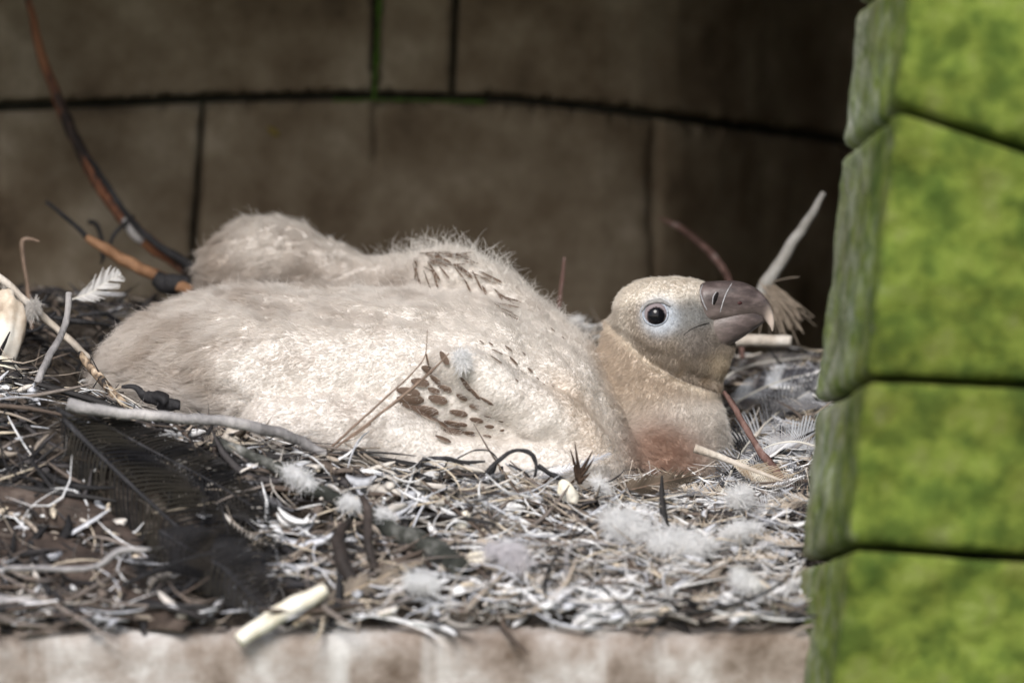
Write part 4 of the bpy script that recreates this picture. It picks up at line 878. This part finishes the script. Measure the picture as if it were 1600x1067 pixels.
# small broken feathers and down scraps, too many and too mixed to pick apart
VV = []; FF = []; CC = []
for q in range(150):
    x_ = random.uniform(-.30, .38); y_ = random.uniform(-.42, -.02) if q < 95 else random.uniform(-.2, .2)
    if q >= 95: x_ = random.uniform(.20, .37)
    p0 = np.array((x_, y_, float(mound_z(x_, y_))+random.uniform(.008, .022))); an = random.gauss(0, .7)
    t = np.array((math.cos(an)*random.choice((-1, 1)), math.sin(an)*.6, random.uniform(-.15, .3))); t /= np.linalg.norm(t)
    nn = np.array((random.gauss(0, .3), -.5+random.gauss(0, .3), 1)); sv = np.cross(t, nn); sv /= np.linalg.norm(sv); nn = np.cross(sv, t)
    Lf = random.uniform(45, 120)*U; wf = random.uniform(9, 24)*U; c1 = np.array(random.choice([(.80, .80, .82), (.70, .70, .72), (.42, .43, .46), (.16, .16, .17), (.05, .05, .055), (.50, .43, .35)])); nb = 26; kb = random.uniform(-.5, .5)
    for sgn in (1, -1):
        for b in range(nb):
            u = b/nb
            if random.random() < .12: continue
            p = p0+t*Lf*u+sv*kb*Lf*u*u; L_ = wf*math.sin(math.pi*min(1, u*.85+.15))**.7*random.uniform(.6, 1.15); d0 = sv*sgn*.7+t*.75; bw = Lf/nb*.9; base = len(VV); cb = c1*random.uniform(.75, 1.15)
            for j in range(4):
                f = j/3; q_ = p+d0*L_*f+nn*(.25*L_*f*f*random.uniform(.2, 1.2)); VV.append(q_-t*bw*(1-.6*f)*.5); VV.append(q_+t*bw*(1-.6*f)*.5); CC += [cb, cb]
            for j in range(3): FF.append((base+2*j, base+2*j+1, base+2*j+3, base+2*j+2))
fl = quads_mesh('feather_litter', np.array(VV), np.array(FF), M['fibre'], nest, np.clip(np.array(CC), 0, .85)); fl['kind'] = 'stuff'
# fine curly fibres
nf = 6000
X = np.where(rng.random(nf) < .6, rng.uniform(.0, .36, nf), rng.uniform(-.6, .36, nf)); Y = rng.uniform(-.40, .12, nf); Z = mound_z(X, Y)+rng.uniform(.002, .014, nf)
P0 = np.stack([X, Y, Z], -1); px_, py_ = topx(P0); K = 8; Pn = np.empty((nf, K, 3)); d = rng.normal(0, 1, (nf, 3)); d[:, 2] = np.abs(d[:, 2])*.25; d /= np.linalg.norm(d, axis=1)[:, None]
bb = rng.normal(0, 1, (nf, 3)); pos = P0.copy(); st_ = rng.uniform(14, 60, nf)*U/(K-1); ck = rng.uniform(.05, .55, (nf, 1))
for k in range(K):
    Pn[:, k] = pos; pos = pos+d*st_[:, None]; d = d+bb*ck; d[:, 2] -= .10; d /= np.linalg.norm(d, axis=1)[:, None]
fc = np.array([(.62, .56, .48), (.70, .68, .66), (.34, .27, .20), (.12, .10, .09)])[rng.choice(4, nf, p=(.35, .3, .2, .15))]
dk = sstep(520, 330, px_)[:, None]; fc = fc*(1-.8*dk)
fo = hair_obj('fibre_litter', Pn, np.full((nf, K), .00032)*rng.uniform(.5, 1.3, (nf, 1)), np.repeat(fc[:, None, :], K, 1), M['fibre'], nest); fo['kind'] = 'stuff'
# dark tangle of thin branches behind at left
G_ = 'thin black twigs tangled behind the chick at left'
for i in range(12):
    a = random.uniform(-20, 190); y0_ = random.uniform(455, 545); Y = random.uniform(.08, .3); L = random.uniform(60, 120); an = random.uniform(-.45, .45); bnd = random.uniform(-30, 30)
    stick('tangled_twig', 'thin black twig in the tangle behind the chick tail', 'twig', [(a, y0_, Y), (a+L*.5*math.cos(an), y0_+L*.5*math.sin(an)+bnd, Y), (a+L*math.cos(an), y0_+L*math.sin(an), Y+.01)], [random.uniform(2, 4), random.uniform(2, 5), 2], M['bark_black'], 18, k=7, group=G_)
